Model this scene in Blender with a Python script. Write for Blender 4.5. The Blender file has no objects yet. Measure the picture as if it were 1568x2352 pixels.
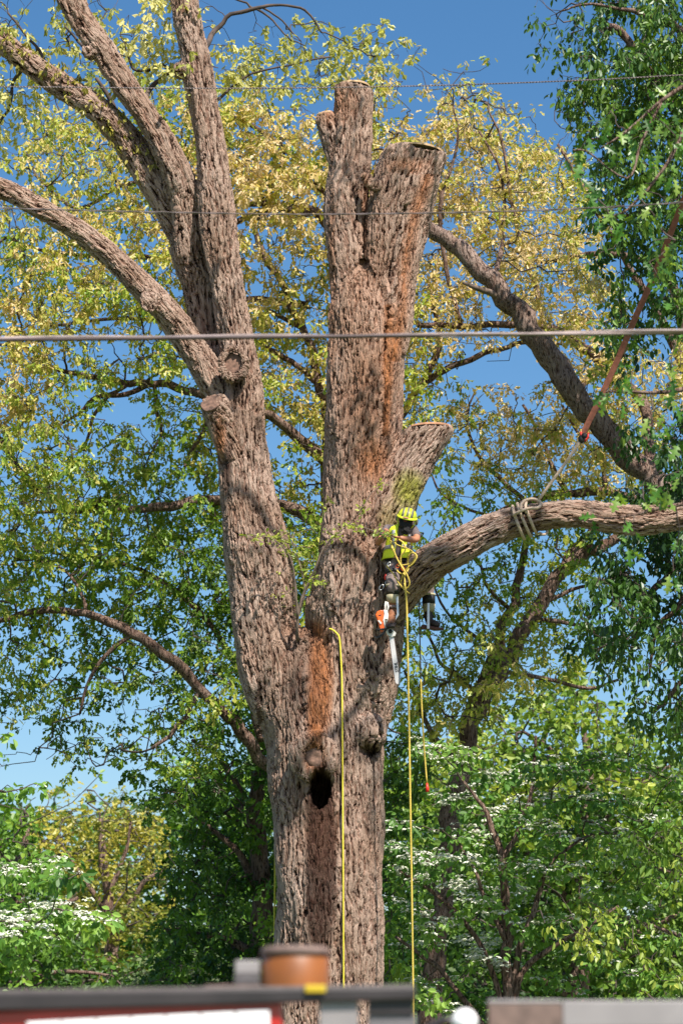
import bpy, bmesh, math, random
import numpy as np
from mathutils import Vector, Matrix, noise as mnoise

R = math.radians
random.seed(7)
rng = np.random.default_rng(11)
scene = bpy.context.scene
col = scene.collection

# ------------------------------------------------------------------ camera, sky, sun, exposure
TILT = R(13.0)
CAMZ = 1.6
FOC = 85.0 / 36.0 * 2352.0           # focal length in units of the 1568 x 2352 sheet
cam_d = bpy.data.cameras.new('camera')
cam = bpy.data.objects.new('camera', cam_d)
col.objects.link(cam)
cam.location = (0, 0, CAMZ)
cam.rotation_euler = (R(90) + TILT, 0, 0)
cam_d.sensor_fit = 'VERTICAL'
cam_d.sensor_height = 36
cam_d.sensor_width = 24
cam_d.lens = 85
cam_d.clip_start = 0.1
cam_d.clip_end = 4000
cam_d.dof.use_dof = True
cam_d.dof.focus_distance = 31.8
cam_d.dof.aperture_fstop = 2.8
scene.camera = cam

SUN_EL, SUN_AZ = 54.0, 29.0           # azimuth: degrees to the right of straight behind the camera
to_sun = Vector((math.cos(R(SUN_EL)) * math.sin(R(SUN_AZ)), -math.cos(R(SUN_EL)) * math.cos(R(SUN_AZ)), math.sin(R(SUN_EL))))
world = bpy.data.worlds.new('World')
scene.world = world
world.use_nodes = True
wn, wl = world.node_tree.nodes, world.node_tree.links
wn.clear()
wo = wn.new('ShaderNodeOutputWorld')
wb = wn.new('ShaderNodeBackground')
sky = wn.new('ShaderNodeTexSky')
sky.sky_type = 'NISHITA'
sky.sun_disc = False
sky.sun_elevation = R(SUN_EL)
sky.sun_rotation = math.atan2(to_sun.x, to_sun.y)
sky.air_density = 1.0
sky.dust_density = 1.3
sky.ozone_density = 2.2
wb.inputs['Strength'].default_value = 0.094
whs = wn.new('ShaderNodeHueSaturation')
whs.inputs['Saturation'].default_value = 1.28
whs.inputs['Hue'].default_value = 0.497
wl.new(sky.outputs[0], whs.inputs['Color'])
wl.new(whs.outputs[0], wb.inputs['Color'])
wl.new(wb.outputs[0], wo.inputs['Surface'])

sun_d = bpy.data.lights.new('sun', 'SUN')
sun_d.energy = 5.0
sun_d.angle = R(0.5)
sun_d.color = (1.0, 0.95, 0.87)
sun = bpy.data.objects.new('sun', sun_d)
col.objects.link(sun)
sun.rotation_euler = to_sun.to_track_quat('Z', 'Y').to_euler()

vs = scene.view_settings
vs.view_transform = 'Standard'
vs.look = 'None'
vs.exposure = 0.74
vs.gamma = 1.0
vs.use_curve_mapping = False
scene.cycles.max_bounces = 6
scene.cycles.diffuse_bounces = 2
scene.cycles.transmission_bounces = 4
scene.cycles.transparent_max_bounces = 6

# ------------------------------------------------------------------ helpers
CT, ST = math.cos(TILT), math.sin(TILT)

def ray(u, v):
    a = (u - 784.0) / FOC
    b = (1176.0 - v) / FOC
    return Vector((a, CT - b * ST, ST + b * CT))

def P(u, v, Y):
    """the place at distance Y (metres) in the direction of sheet coordinates u, v"""
    d = ray(u, v)
    t = Y / d.y
    return Vector((0, 0, CAMZ)) + d * t

def pxm(Y, v=1176):
    """metres per sheet unit at distance Y"""
    return (Y / ray(784, v).y) / FOC

def tag(o, label=None, cat=None, group=None, kind=None):
    if label: o['label'] = label
    if cat: o['category'] = cat
    if group: o['group'] = group
    if kind: o['kind'] = kind
    return o

def empty(name, loc, label=None, cat=None, group=None):
    o = bpy.data.objects.new(name, None)
    col.objects.link(o)
    o.location = loc
    o.empty_display_size = 0.2
    return tag(o, label, cat, group)

def link_mesh(name, me, mat=None, parent=None, smooth=True):
    o = bpy.data.objects.new(name, me)
    col.objects.link(o)
    if mat is not None and len(me.materials) == 0:
        me.materials.append(mat)
    if parent is not None:
        o.parent = parent
        o.matrix_parent_inverse = Matrix.Translation(parent.location).inverted()
    if smooth and len(me.polygons):
        me.polygons.foreach_set('use_smooth', np.ones(len(me.polygons), dtype=bool))
    return o

def np_mesh(name, V, F, starts=None):
    """V (n,3); F (m,k) equal-sized faces"""
    me = bpy.data.meshes.new(name)
    V = np.asarray(V, dtype=np.float32)
    F = np.asarray(F, dtype=np.int32)
    me.vertices.add(len(V))
    me.vertices.foreach_set('co', V.ravel())
    k = F.shape[1]
    me.loops.add(F.size)
    me.loops.foreach_set('vertex_index', F.ravel())
    me.polygons.add(len(F))
    me.polygons.foreach_set('loop_start', np.arange(0, F.size, k, dtype=np.int32))
    me.update(calc_edges=True)
    return me

def frames(pts):
    """parallel-transport frames along a polyline"""
    T = []
    n = len(pts)
    for i in range(n):
        a = pts[max(0, i - 1)]; b = pts[min(n - 1, i + 1)]
        T.append((b - a).normalized())
    ref = Vector((0, -1, 0))
    if abs(T[0].dot(ref)) > 0.95:
        ref = Vector((1, 0, 0))
    N = (ref - T[0] * ref.dot(T[0])).normalized()
    out = []
    for i in range(n):
        N = (N - T[i] * N.dot(T[i])).normalized()
        out.append((T[i], N, T[i].cross(N)))
    return out

def spline(pts, n):
    """Catmull-Rom through tuples of equal length -> n samples per span"""
    pts = [np.array(p, dtype=float) for p in pts]
    P_ = [2 * pts[0] - pts[1]] + pts + [2 * pts[-1] - pts[-2]]
    out = []
    for i in range(1, len(P_) - 2):
        p0, p1, p2, p3 = P_[i - 1:i + 3]
        for k in range(n):
            t = k / n
            out.append(0.5 * ((2 * p1) + (-p0 + p2) * t + (2 * p0 - 5 * p1 + 4 * p2 - p3) * t * t + (-p0 + 3 * p1 - 3 * p2 + p3) * t ** 3))
    out.append(pts[-1])
    return out

def add_tube(bm, pts, rads, sides=10, cap=True, squash=None, lobes=0.0, end_normal=None, seed=0.0):
    fr = frames(pts)
    rings = []
    n = len(pts)
    for i, (p, r) in enumerate(zip(pts, rads)):
        T, N, B = fr[i]
        ring = []
        for k in range(sides):
            a = 2 * math.pi * k / sides
            rr = r
            if lobes:
                rr *= 1 + lobes * mnoise.noise(Vector((math.cos(a) * 1.1 + seed, math.sin(a) * 1.1, i * 0.22 + seed)))
            s = (squash[i] if hasattr(squash, '__len__') else squash) if squash else 1.0
            q = p + N * (math.cos(a) * rr * s) + B * (math.sin(a) * rr)
            if end_normal is not None and i == n - 1:
                # slide the last ring along the axis onto the cut plane
                q = q - T * ((q - p).dot(end_normal) / T.dot(end_normal))
            ring.append(bm.verts.new(q))
        rings.append(ring)
    for i in range(n - 1):
        for k in range(sides):
            k2 = (k + 1) % sides
            bm.faces.new((rings[i][k], rings[i][k2], rings[i + 1][k2], rings[i + 1][k]))
    if cap:
        bm.faces.new(list(reversed(rings[0])))
        bm.faces.new(rings[-1])
    return rings

def bm_obj(name, bm, mat=None, parent=None, smooth=True):
    bmesh.ops.recalc_face_normals(bm, faces=bm.faces[:])
    me = bpy.data.meshes.new(name)
    bm.to_mesh(me)
    bm.free()
    return link_mesh(name, me, mat, parent, smooth)

def tube_obj(name, pts, rads, mat, parent=None, sides=8, **kw):
    bm = bmesh.new()
    if not hasattr(rads, '__len__'):
        rads = [rads] * len(pts)
    add_tube(bm, pts, rads, sides, **kw)
    return bm_obj(name, bm, mat, parent)

def add_box(bm, c, size, rot=None, bevel=0.0):
    m = Matrix.Translation(c) @ (rot.to_4x4() if rot else Matrix.Identity(4)) @ Matrix.Diagonal((size[0], size[1], size[2], 1))
    r = bmesh.ops.create_cube(bm, size=1.0, matrix=m)
    if bevel:
        es = list({e for v in r['verts'] for e in v.link_edges})
        bmesh.ops.bevel(bm, geom=es, offset=bevel, segments=2, affect='EDGES', profile=0.6)

def add_cyl(bm, c, r, h, axis=Vector((0, 0, 1)), seg=20, r2=None):
    q = Vector((0, 0, 1)).rotation_difference(axis.normalized()).to_matrix().to_4x4()
    bmesh.ops.create_cone(bm, cap_ends=True, segments=seg, radius1=r, radius2=r if r2 is None else r2, depth=h, matrix=Matrix.Translation(c) @ q)

def add_ball(bm, c, s, rot=None, sub=3):
    m = Matrix.Translation(c) @ (rot.to_4x4() if rot else Matrix.Identity(4)) @ Matrix.Diagonal((s[0], s[1], s[2], 1))
    bmesh.ops.create_icosphere(bm, subdivisions=sub, radius=1.0, matrix=m)

# ------------------------------------------------------------------ materials
def new_mat(name):
    m = bpy.data.materials.new(name)
    m.use_nodes = True
    nt = m.node_tree
    b = nt.nodes['Principled BSDF']
    return m, nt, b

def N_(nt, t, **kw):
    n = nt.nodes.new(t)
    for k, v in kw.items():
        setattr(n, k, v)
    return n

def plain(name, c, rough=0.5, metal=0.0, var=0.15, scale=30.0, bump=0.0, spec=0.5, coat=0.0):
    m, nt, b = new_mat(name)
    tc = N_(nt, 'ShaderNodeTexCoord')
    no = N_(nt, 'ShaderNodeTexNoise'); no.inputs['Scale'].default_value = scale; no.inputs['Detail'].default_value = 4
    nt.links.new(tc.outputs['Object'], no.inputs['Vector'])
    mr = N_(nt, 'ShaderNodeMapRange'); mr.inputs[1].default_value = 0.3; mr.inputs[2].default_value = 0.7
    mr.inputs[3].default_value = 1 - var; mr.inputs[4].default_value = 1 + var
    nt.links.new(no.outputs[0], mr.inputs[0])
    hs = N_(nt, 'ShaderNodeVectorMath', operation='SCALE'); hs.inputs[0].default_value = c[:3]
    nt.links.new(mr.outputs[0], hs.inputs['Scale'])
    nt.links.new(hs.outputs[0], b.inputs['Base Color'])
    b.inputs['Roughness'].default_value = rough
    b.inputs['Metallic'].default_value = metal
    b.inputs['Specular IOR Level'].default_value = spec
    b.inputs['Coat Weight'].default_value = coat
    if bump:
        bp = N_(nt, 'ShaderNodeBump'); bp.inputs['Strength'].default_value = bump; bp.inputs['Distance'].default_value = 0.01
        nt.links.new(no.outputs[0], bp.inputs['Height']); nt.links.new(bp.outputs[0], b.inputs['Normal'])
    return m

def leaf_mat(name, ramp, trans=0.35, rough=0.45, spec=0.5, tcol=(1.25, 1.25, 0.55)):
    """ramp: list of (position, rgb); the position is each leaf's own tint value"""
    m, nt, b = new_mat(name)
    at = N_(nt, 'ShaderNodeAttribute', attribute_name='tint')
    cr = N_(nt, 'ShaderNodeValToRGB')
    el = cr.color_ramp.elements
    while len(el) < len(ramp): el.new(0.5)
    for e, (p, c) in zip(el, ramp):
        e.position = p; e.color = (*c, 1)
    nt.links.new(at.outputs['Fac'], cr.inputs[0])
    nt.links.new(cr.outputs[0], b.inputs['Base Color'])
    b.inputs['Roughness'].default_value = rough
    b.inputs['Specular IOR Level'].default_value = spec
    tr = N_(nt, 'ShaderNodeBsdfTranslucent')
    ml = N_(nt, 'ShaderNodeVectorMath', operation='MULTIPLY'); ml.inputs[1].default_value = tcol
    nt.links.new(cr.outputs[0], ml.inputs[0]); nt.links.new(ml.outputs[0], tr.inputs[0])
    mx = N_(nt, 'ShaderNodeMixShader'); mx.inputs[0].default_value = trans
    out = nt.nodes['Material Output']
    nt.links.new(b.outputs[0], mx.inputs[1]); nt.links.new(tr.outputs[0], mx.inputs[2]); nt.links.new(mx.outputs[0], out.inputs[0])
    return m

def bark_mat(name, light=(0.36, 0.27, 0.235), dark=(0.10, 0.060, 0.045), wear_and_shade=False, scale=1.0, disp=0.03, true_disp=False, coord='bark'):
    m, nt, b = new_mat(name)
    L = nt.links.new
    at = N_(nt, 'ShaderNodeAttribute', attribute_name=coord)
    # warp
    n0 = N_(nt, 'ShaderNodeTexNoise'); n0.inputs['Scale'].default_value = 3.0 * scale; n0.inputs['Detail'].default_value = 3
    L(at.outputs['Vector'], n0.inputs['Vector'])
    sub = N_(nt, 'ShaderNodeVectorMath', operation='SUBTRACT'); sub.inputs[1].default_value = (0.5, 0.5, 0.5)
    L(n0.outputs['Color'], sub.inputs[0])
    sc = N_(nt, 'ShaderNodeVectorMath', operation='MULTIPLY'); sc.inputs[1].default_value = (0.10 / scale, 0.10 / scale, 0.2 / scale)
    L(sub.outputs[0], sc.inputs[0])
    ad = N_(nt, 'ShaderNodeVectorMath', operation='ADD'); L(at.outputs['Vector'], ad.inputs[0]); L(sc.outputs[0], ad.inputs[1])
    def mapped(sx, sz):
        mp = N_(nt, 'ShaderNodeVectorMath', operation='MULTIPLY'); mp.inputs[1].default_value = (sx * scale, sx * scale, sz * scale)
        L(ad.outputs[0], mp.inputs[0]); return mp.outputs[0]
    # long plates
    v1 = N_(nt, 'ShaderNodeTexVoronoi', feature='F1'); v1.inputs['Scale'].default_value = 1.0; v1.inputs['Randomness'].default_value = 1.0
    L(mapped(17, 2.9), v1.inputs['Vector'])
    v2 = N_(nt, 'ShaderNodeTexVoronoi', feature='DISTANCE_TO_EDGE'); v2.inputs['Scale'].default_value = 1.0
    L(mapped(17, 2.9), v2.inputs['Vector'])
    n1 = N_(nt, 'ShaderNodeTexNoise'); n1.inputs['Scale'].default_value = 1.0; n1.inputs['Detail'].default_value = 6; n1.inputs['Roughness'].default_value = 0.62
    L(mapped(36, 6.0), n1.inputs['Vector'])
    n2 = N_(nt, 'ShaderNodeTexNoise'); n2.inputs['Scale'].default_value = 1.0; n2.inputs['Detail'].default_value = 4; n2.inputs['Roughness'].default_value = 0.7
    L(mapped(60, 16), n2.inputs['Vector'])
    v3 = N_(nt, 'ShaderNodeTexVoronoi', feature='F1'); v3.inputs['Scale'].default_value = 1.0
    L(mapped(38, 11), v3.inputs['Vector'])
    # plate height
    e = N_(nt, 'ShaderNodeMapRange', interpolation_type='SMOOTHSTEP'); e.inputs[1].default_value = 0.0; e.inputs[2].default_value = 0.16
    L(v2.outputs['Distance'], e.inputs[0])
    rnd = N_(nt, 'ShaderNodeSeparateColor'); L(v1.outputs['Color'], rnd.inputs[0])
    def math_(op, a, bb=None, c=None):
        x = N_(nt, 'ShaderNodeMath', operation=op)
        for i, q in enumerate((a, bb, c)):
            if q is None: continue
            if isinstance(q, (int, float)): x.inputs[i].default_value = q
            else: L(q, x.inputs[i])
        return x.outputs[0]
    plate = math_('MULTIPLY', e.outputs[0], math_('MULTIPLY_ADD', rnd.outputs[0], 0.5, 0.3))
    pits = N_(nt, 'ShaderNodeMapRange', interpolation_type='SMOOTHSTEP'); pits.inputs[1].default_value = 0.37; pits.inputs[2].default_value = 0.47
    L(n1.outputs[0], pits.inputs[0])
    n4 = N_(nt, 'ShaderNodeTexNoise'); n4.inputs['Scale'].default_value = 1.0; n4.inputs['Detail'].default_value = 3; n4.inputs['Roughness'].default_value = 0.55
    L(mapped(11, 1.5), n4.inputs['Vector'])
    ridge = N_(nt, 'ShaderNodeMapRange', interpolation_type='SMOOTHSTEP'); ridge.inputs[1].default_value = 0.0; ridge.inputs[2].default_value = 0.075
    L(math_('ABSOLUTE', math_('ADD', n4.outputs[0], -0.5)), ridge.inputs[0])
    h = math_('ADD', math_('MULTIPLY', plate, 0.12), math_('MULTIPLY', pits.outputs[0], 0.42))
    h = math_('ADD', h, math_('MULTIPLY', ridge.outputs[0], 0.26))
    h = math_('ADD', h, math_('MULTIPLY', n2.outputs[0], 0.26))
    h = math_('ADD', h, math_('MULTIPLY', v3.outputs['Distance'], -0.12))
    # colours; crevices have their own dark tone, deepened further as painted shade
    n3 = N_(nt, 'ShaderNodeTexNoise'); n3.inputs['Scale'].default_value = 1.4; n3.inputs['Detail'].default_value = 5
    L(at.outputs['Vector'], n3.inputs['Vector'])
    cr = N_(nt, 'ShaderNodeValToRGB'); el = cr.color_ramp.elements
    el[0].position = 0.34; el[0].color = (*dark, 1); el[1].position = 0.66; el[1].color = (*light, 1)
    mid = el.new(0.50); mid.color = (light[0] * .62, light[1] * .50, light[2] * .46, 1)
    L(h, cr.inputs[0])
    mixv = N_(nt, 'ShaderNodeMix', data_type='RGBA', blend_type='MULTIPLY')
    crv = N_(nt, 'ShaderNodeValToRGB'); ev = crv.color_ramp.elements
    ev[0].position = 0.3; ev[0].color = (0.74, 0.66, 0.60, 1); ev[1].position = 0.68; ev[1].color = (1.08, 1.06, 1.06, 1)
    L(n3.outputs[0], crv.inputs[0])
    mixv.inputs[0].default_value = 1.0
    L(cr.outputs[0], mixv.inputs[6]); L(crv.outputs[0], mixv.inputs[7])
    mix1 = N_(nt, 'ShaderNodeMix', data_type='RGBA', blend_type='MULTIPLY'); mix1.inputs[0].default_value = 0.3
    pl = N_(nt, 'ShaderNodeValToRGB'); pe = pl.color_ramp.elements
    pe[0].color = (0.62, 0.52, 0.47, 1); pe[1].color = (1.1, 1.1, 1.1, 1)
    L(rnd.outputs[1], pl.inputs[0]); L(mixv.outputs[2], mix1.inputs[6]); L(pl.outputs[0], mix1.inputs[7])
    cur = mix1.outputs[2]
    if wear_and_shade:
        wa = N_(nt, 'ShaderNodeAttribute', attribute_name='wear')
        sp = N_(nt, 'ShaderNodeSeparateColor'); L(wa.outputs['Color'], sp.inputs[0])
        for ch, colr in ((0, (0.33, 0.125, 0.045)), (1, (0.26, 0.25, 0.035)), (2, (0.040, 0.016, 0.010))):  # last colour serves both dark stains and painted shade
            f = math_('MULTIPLY', sp.outputs[ch], math_('MULTIPLY_ADD', n1.outputs[0], 1.5, 0.1))
            f2 = N_(nt, 'ShaderNodeClamp'); L(f, f2.inputs[0])
            mm = N_(nt, 'ShaderNodeMix', data_type='RGBA')
            cc = N_(nt, 'ShaderNodeVectorMath', operation='SCALE'); cc.inputs[0].default_value = colr
            L(math_('MULTIPLY_ADD', h, 0.9, 0.45), cc.inputs['Scale'])
            L(f2.outputs[0], mm.inputs[0]); L(cur, mm.inputs[6]); L(cc.outputs[0], mm.inputs[7])
            cur = mm.outputs[2]
    L(cur, b.inputs['Base Color'])
    b.inputs['Roughness'].default_value = 0.92
    b.inputs['Specular IOR Level'].default_value = 0.2
    if true_disp:
        ds = N_(nt, 'ShaderNodeDisplacement'); ds.inputs['Midlevel'].default_value = 0.55; ds.inputs['Scale'].default_value = disp
        L(h, ds.inputs['Height']); L(ds.outputs[0], nt.nodes['Material Output'].inputs['Displacement'])
        m.displacement_method = 'BOTH'
    else:
        bp = N_(nt, 'ShaderNodeBump'); bp.inputs['Strength'].default_value = 1.0; bp.inputs['Distance'].default_value = disp
        L(h, bp.inputs['Height']); L(bp.outputs[0], b.inputs['Normal'])
    return m

M = {}
M['bark_main'] = bark_mat('weathered_oak_bark', light=(0.42, 0.31, 0.245), dark=(0.028, 0.012, 0.007), wear_and_shade=True, disp=0.095, true_disp=True)
M['bark_back'] = bark_mat('grey_brown_bark', light=(0.26, 0.185, 0.15), dark=(0.045, 0.026, 0.02), disp=0.05, scale=1.3)
M['twig'] = plain('twig_bark', (0.075, 0.052, 0.042), 0.9, var=0.5, scale=6)
M['twig_pale'] = plain('pale_twig_bark', (0.17, 0.12, 0.09), 0.9, var=0.4, scale=6)

# ------------------------------------------------------------------ the big oak being taken down
YT = 31.6
LIMBS = {
 'trunk': [(752, 2800, 190, YT), (754, 2640, 145, YT), (755, 2450, 126, YT), (755, 2250, 121, YT), (755, 2050, 122, YT), (754, 1900, 126, YT), (750, 1790, 133, YT), (746, 1690, 144, YT), (740, 1600, 154, YT), (735, 1530, 150, YT), (733, 1480, 105, YT), (732, 1450, 50, YT)],
 'left': [(700, 1760, 30, YT), (668, 1650, 72, YT), (632, 1530, 80, YT), (611, 1440, 72, YT), (596, 1300, 71, YT), (578, 1200, 66, YT), (565, 1100, 60, YT), (555, 1000, 55, YT), (552, 930, 50, YT), (549, 850, 42, YT), (540, 770, 38, YT), (522, 650, 38, YT), (503, 500, 41, YT), (486, 350, 36, YT), (462, 200, 33, YT), (444, 100, 31, YT), (425, 0, 30, YT), (408, -90, 28, YT)],
 'centre': [(785, 1800, 30, YT), (800, 1700, 78, YT), (808, 1560, 102, YT), (814, 1440, 106, YT), (824, 1300, 98, YT), (824, 1200, 80, YT), (824, 1100, 77, YT), (836, 1000, 86, YT), (843, 900, 87, YT), (848, 800, 87, YT), (850, 700, 84, YT), (846, 640, 60, YT), (842, 600, 25, YT)],
 'spar_left': [(832, 900, 20, YT), (820, 800, 48, YT), (812, 650, 50, YT), (799, 550, 48, YT), (795, 450, 46, YT), (806, 350, 42, YT), (811, 260, 40, YT), (811, 204, 39, YT)],
 'spar_right': [(876, 900, 25, YT - .1), (880, 800, 54, YT - .1), (888, 700, 62, YT - .1), (897, 600, 65, YT - .1), (912, 500, 70, YT - .1), (934, 410, 72, YT - .12), (950, 360, 68, YT - .15)],
 'side_stub': [(795, 430, 24, YT), (766, 345, 20, YT), (750, 290, 19, YT), (745, 266, 20, YT)],
 'flare_stub': [(835, 1420, 25, YT - .1), (848, 1320, 60, YT - .1), (875, 1230, 60, YT - .15), (910, 1130, 54, YT - .2), (950, 1050, 48, YT - .22), (986, 990, 45, YT - .25)],
 'low_limb': [(845, 1450, 40, YT - .02), (900, 1390, 44, YT - .22), (948, 1332, 40, YT - .58), (990, 1292, 38, YT - .80), (1040, 1262, 38, YT - .97), (1130, 1212, 37, YT - 1.1), (1215, 1188, 33, YT - 1.2), (1300, 1178, 29, YT - 1.3), (1400, 1188, 30, YT - 1.3), (1480, 1192, 28, YT - 1.3), (1568, 1185, 23, YT - 1.3), (1680, 1178, 20, YT - 1.3)],
 'back_limb': [(575, 1060, 18, YT + .1), (540, 975, 32, YT + .2), (508, 900, 31, YT + .35), (482, 780, 31, YT + .45), (462, 670, 34, YT + .45), (444, 600, 39, YT + .4), (428, 535, 44, YT + .4)],
 'upper_a': [(430, 550, 42, YT + .4), (385, 470, 36, YT + .35), (335, 388, 34, YT + .3), (285, 312, 32, YT + .25), (235, 258, 30, YT + .2), (170, 215, 27, YT + .2), (100, 165, 25, YT + .2), (30, 115, 22, YT + .2), (-50, 55, 20, YT + .2)],
 'upper_b': [(440, 590, 36, YT + .35), (424, 470, 37, YT + .2), (407, 400, 34, YT + .05), (375, 330, 31, YT), (335, 262, 28, YT), (291, 200, 26, YT), (240, 122, 24, YT), (191, 50, 24, YT), (165, 0, 24, YT), (130, -80, 22, YT)],
 'left_limb': [(545, 1000, 16, YT), (499, 900, 32, YT), (452, 815, 34, YT), (400, 740, 32, YT - .05), (335, 668, 30, YT - .1), (270, 600, 26, YT - .15), (200, 540, 24, YT - .2), (100, 478, 22, YT - .3), (0, 430, 20, YT - .4), (-90, 398, 18, YT - .5)],
 'knob_a': [(545, 1050, 40, YT - .12), (515, 990, 34, YT - .2), (496, 945, 30, YT - .3), (488, 930, 29, YT - .36)],
 'knob_b': [(545, 880, 28, YT - .05), (536, 838, 27, YT - .33)],
}
CUTN = {'spar_left': Vector((0.03, 0, 1)), 'spar_right': Vector((0.06, 0.05, 1)), 'side_stub': Vector((-.25, -.1, 1)), 'flare_stub': Vector((0.0, 0.06, 1)),
        'knob_a': Vector((-.35, -.75, .45)), 'knob_b': Vector((-.05, -1, .1))}
for k in CUTN: CUTN[k].normalize()

def limb_samples(spec, n=5):
    s = spline(spec, n)
    pts = [P(q[0], q[1], q[3]) for q in s]
    rads = [q[2] * pxm(q[3], q[1]) for q in s]
    return pts, rads

def build_main_tree():
    root = empty('oak_tree', P(752, 2750, YT), 'massive topped oak with thick bare stems, the worker against its trunk', 'tree')
    bm = bmesh.new()
    S = {}
    for i, (k, spec) in enumerate(LIMBS.items()):
        pts, rads = limb_samples(spec)
        S[k] = (pts, rads)
        sq = None
        if k == 'trunk':
            zs = [p.z for p in pts]; z0, z1 = P(750, 1950, YT).z, P(735, 1530, YT).z
            sq = [1 - .40 * min(1, max(0, (z - z0) / (z1 - z0))) for z in zs]
        add_tube(bm, pts, rads, sides=22, squash=sq, lobes=0.10, end_normal=CUTN.get(k), seed=i * 3.7)
    def ball(u, v, Y, r, sz=1.0):
        c = P(u, v, Y); q = r * pxm(Y, v)
        add_ball(bm, c, (q, q, q * sz), sub=3)
    ball(838, 1682, YT - .34, 46, 1.0)
    ball(345, 690, YT - .25, 24, 1.2)
    ball(205, 120, YT - .05, 14)
    ball(416, 160, YT, 18)
    ball(722, 1728, YT - .50, 42, 1.0)
    # healed rings round old branch scars
    def ring(u, v, Y, Ru, Rv, r, a0=0, a1=360, tilt=0.0):
        m = pxm(Y, v); pts = []
        for k in range(25):
            a = R(a0 + (a1 - a0) * k / 24)
            pts.append(P(u + Ru * math.cos(a), v - Rv * math.sin(a), Y + tilt * math.sin(a)))
        add_tube(bm, pts, [r * m] * 25, sides=10)
    ring(722, 1740, YT - .76, 37, 40, 19, 0, 360)
    ring(536, 836, YT - .42, 27, 35, 9, 0, 360)
    ball(722, 1737, YT - .66, 27, 1.0)
    ring(535, 836, YT - .36, 27, 36, 6, 0, 360)
    ring(868, 405, YT - .45, 28, 22, 8, 170, 350)
    ring(344, 690, YT - .32, 17, 22, 6, 60, 330)
    # torn lip of wood left between the two stems
    for (u0, v0, u1, v1, r) in ((700, 1640, 706, 1466, 13), (722, 1620, 728, 1478, 16), (748, 1620, 748, 1470, 15), (690, 1560, 686, 1452, 9), (770, 1560, 772, 1452, 16)):
        add_tube(bm, [P(u0, v0, YT - .30), P((u0 + u1) / 2, (v0 + v1) / 2, YT - .42), P(u1, v1, YT - .36)], [r * 1.6 * .0057, r * 1.3 * .0057, r * .0057], sides=10)
    bmesh.ops.recalc_face_normals(bm, faces=bm.faces[:])
    tmp = bm_obj('trunk_rough', bm)
    md = tmp.modifiers.new('r', 'REMESH'); md.mode = 'VOXEL'; md.voxel_size = 0.021; md.adaptivity = 0
    md2 = tmp.modifiers.new('s', 'SMOOTH'); md2.factor = 0.6; md2.iterations = 9
    dg = bpy.context.evaluated_depsgraph_get()
    me = bpy.data.meshes.new_from_object(tmp.evaluated_get(dg), depsgraph=dg)
    old = tmp.data
    bpy.data.objects.remove(tmp); bpy.data.meshes.remove(old)
    me.name = 'trunk'
    n = len(me.vertices)
    co = np.empty(n * 3, dtype=np.float32); me.vertices.foreach_get('co', co); co = co.reshape(-1, 3)
    # grain coordinates: nearest limb axis
    best = np.full(n, 1e9, dtype=np.float32); gr = np.zeros((n, 3), dtype=np.float32); own = np.zeros(n, dtype=int)
    for i, (k, (pts, rads)) in enumerate(S.items()):
        fr = frames(pts); s = 0.0
        for j in range(len(pts) - 1):
            a, b = np.array(pts[j]), np.array(pts[j + 1])
            ab = b - a; L2 = float(ab @ ab); ln = math.sqrt(L2)
            lo = np.minimum(a, b) - 1.3; hi = np.maximum(a, b) + 1.3
            idx = np.where(((co > lo) & (co < hi)).all(1))[0]
            if len(idx):
                q = co[idx] - a
                t = np.clip(q @ ab / L2, 0, 1)
                d = q - t[:, None] * ab
                r = rads[j] + (rads[j + 1] - rads[j]) * t
                m = np.linalg.norm(d, axis=1) - r
                w = m < best[idx]
                ii = idx[w]
                best[ii] = m[w]
                own[ii] = i
            s += ln
    for i, (k, (pts, rads)) in enumerate(S.items()):
        ii = np.where(own == i)[0]
        if not len(ii): continue
        fr = frames(pts); A = np.array([tuple(p) for p in pts]); T_ = np.array([tuple(f[0]) for f in fr]); N_a = np.array([tuple(f[1]) for f in fr]); B_a = np.array([tuple(f[2]) for f in fr])
        sl = np.concatenate([[0], np.cumsum(np.linalg.norm(A[1:] - A[:-1], axis=1))])
        for c0 in range(0, len(ii), 40000):
            jj = ii[c0:c0 + 40000]
            q = co[jj][:, None, :] - A[None]
            d2 = (q * q).sum(2); w = np.exp(-(d2 - d2.min(1, keepdims=True)) / .09); w /= w.sum(1, keepdims=True)
            gr[jj, 0] = (w * np.einsum('vpk,pk->vp', q, N_a)).sum(1) + i * 3.1
            gr[jj, 1] = (w * np.einsum('vpk,pk->vp', q, B_a)).sum(1) + i * 1.7
            gr[jj, 2] = (w * (sl[None] + np.einsum('vpk,pk->vp', q, T_))).sum(1) + i * 5.3
    # sheet coordinates of the vertices, for the places of scars, stains and painted shadows
    x, y, z = co[:, 0], co[:, 1], co[:, 2] - CAMZ
    dep = y * CT + z * ST
    U = 784 + FOC * x / dep; V = 1176 - FOC * (-y * ST + z * CT) / dep
    def ell(u, v, ru, rv, p=2.0):
        return np.clip(1 - ((np.abs(U - u) / ru) ** p + (np.abs(V - v) / rv) ** p), 0, 1)
    def poly(pl, w):
        pl = np.array(pl, float); best_ = np.full(n, 1e9)
        for a, b in zip(pl[:-1], pl[1:]):
            t = np.clip((V - a[1]) / (b[1] - a[1]), 0, 1)
            inside = (V > min(a[1], b[1]) - 1) & (V < max(a[1], b[1]) + 1)
            uc = a[0] + (b[0] - a[0]) * t
            best_ = np.where(inside, np.minimum(best_, np.abs(U - uc)), best_)
        return np.clip(1 - best_ / w, 0, 1)
    front = co[:, 1] < YT + 0.1
    sm = lambda q: q * q * (3 - 2 * q)
    push = np.zeros(n)
    push += 0.75 * sm(np.clip(ell(735, 1812, np.clip(28 - (V - 1812) * .18, 16, 36), 50, 2.2) * 2.2, 0, 1))
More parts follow.
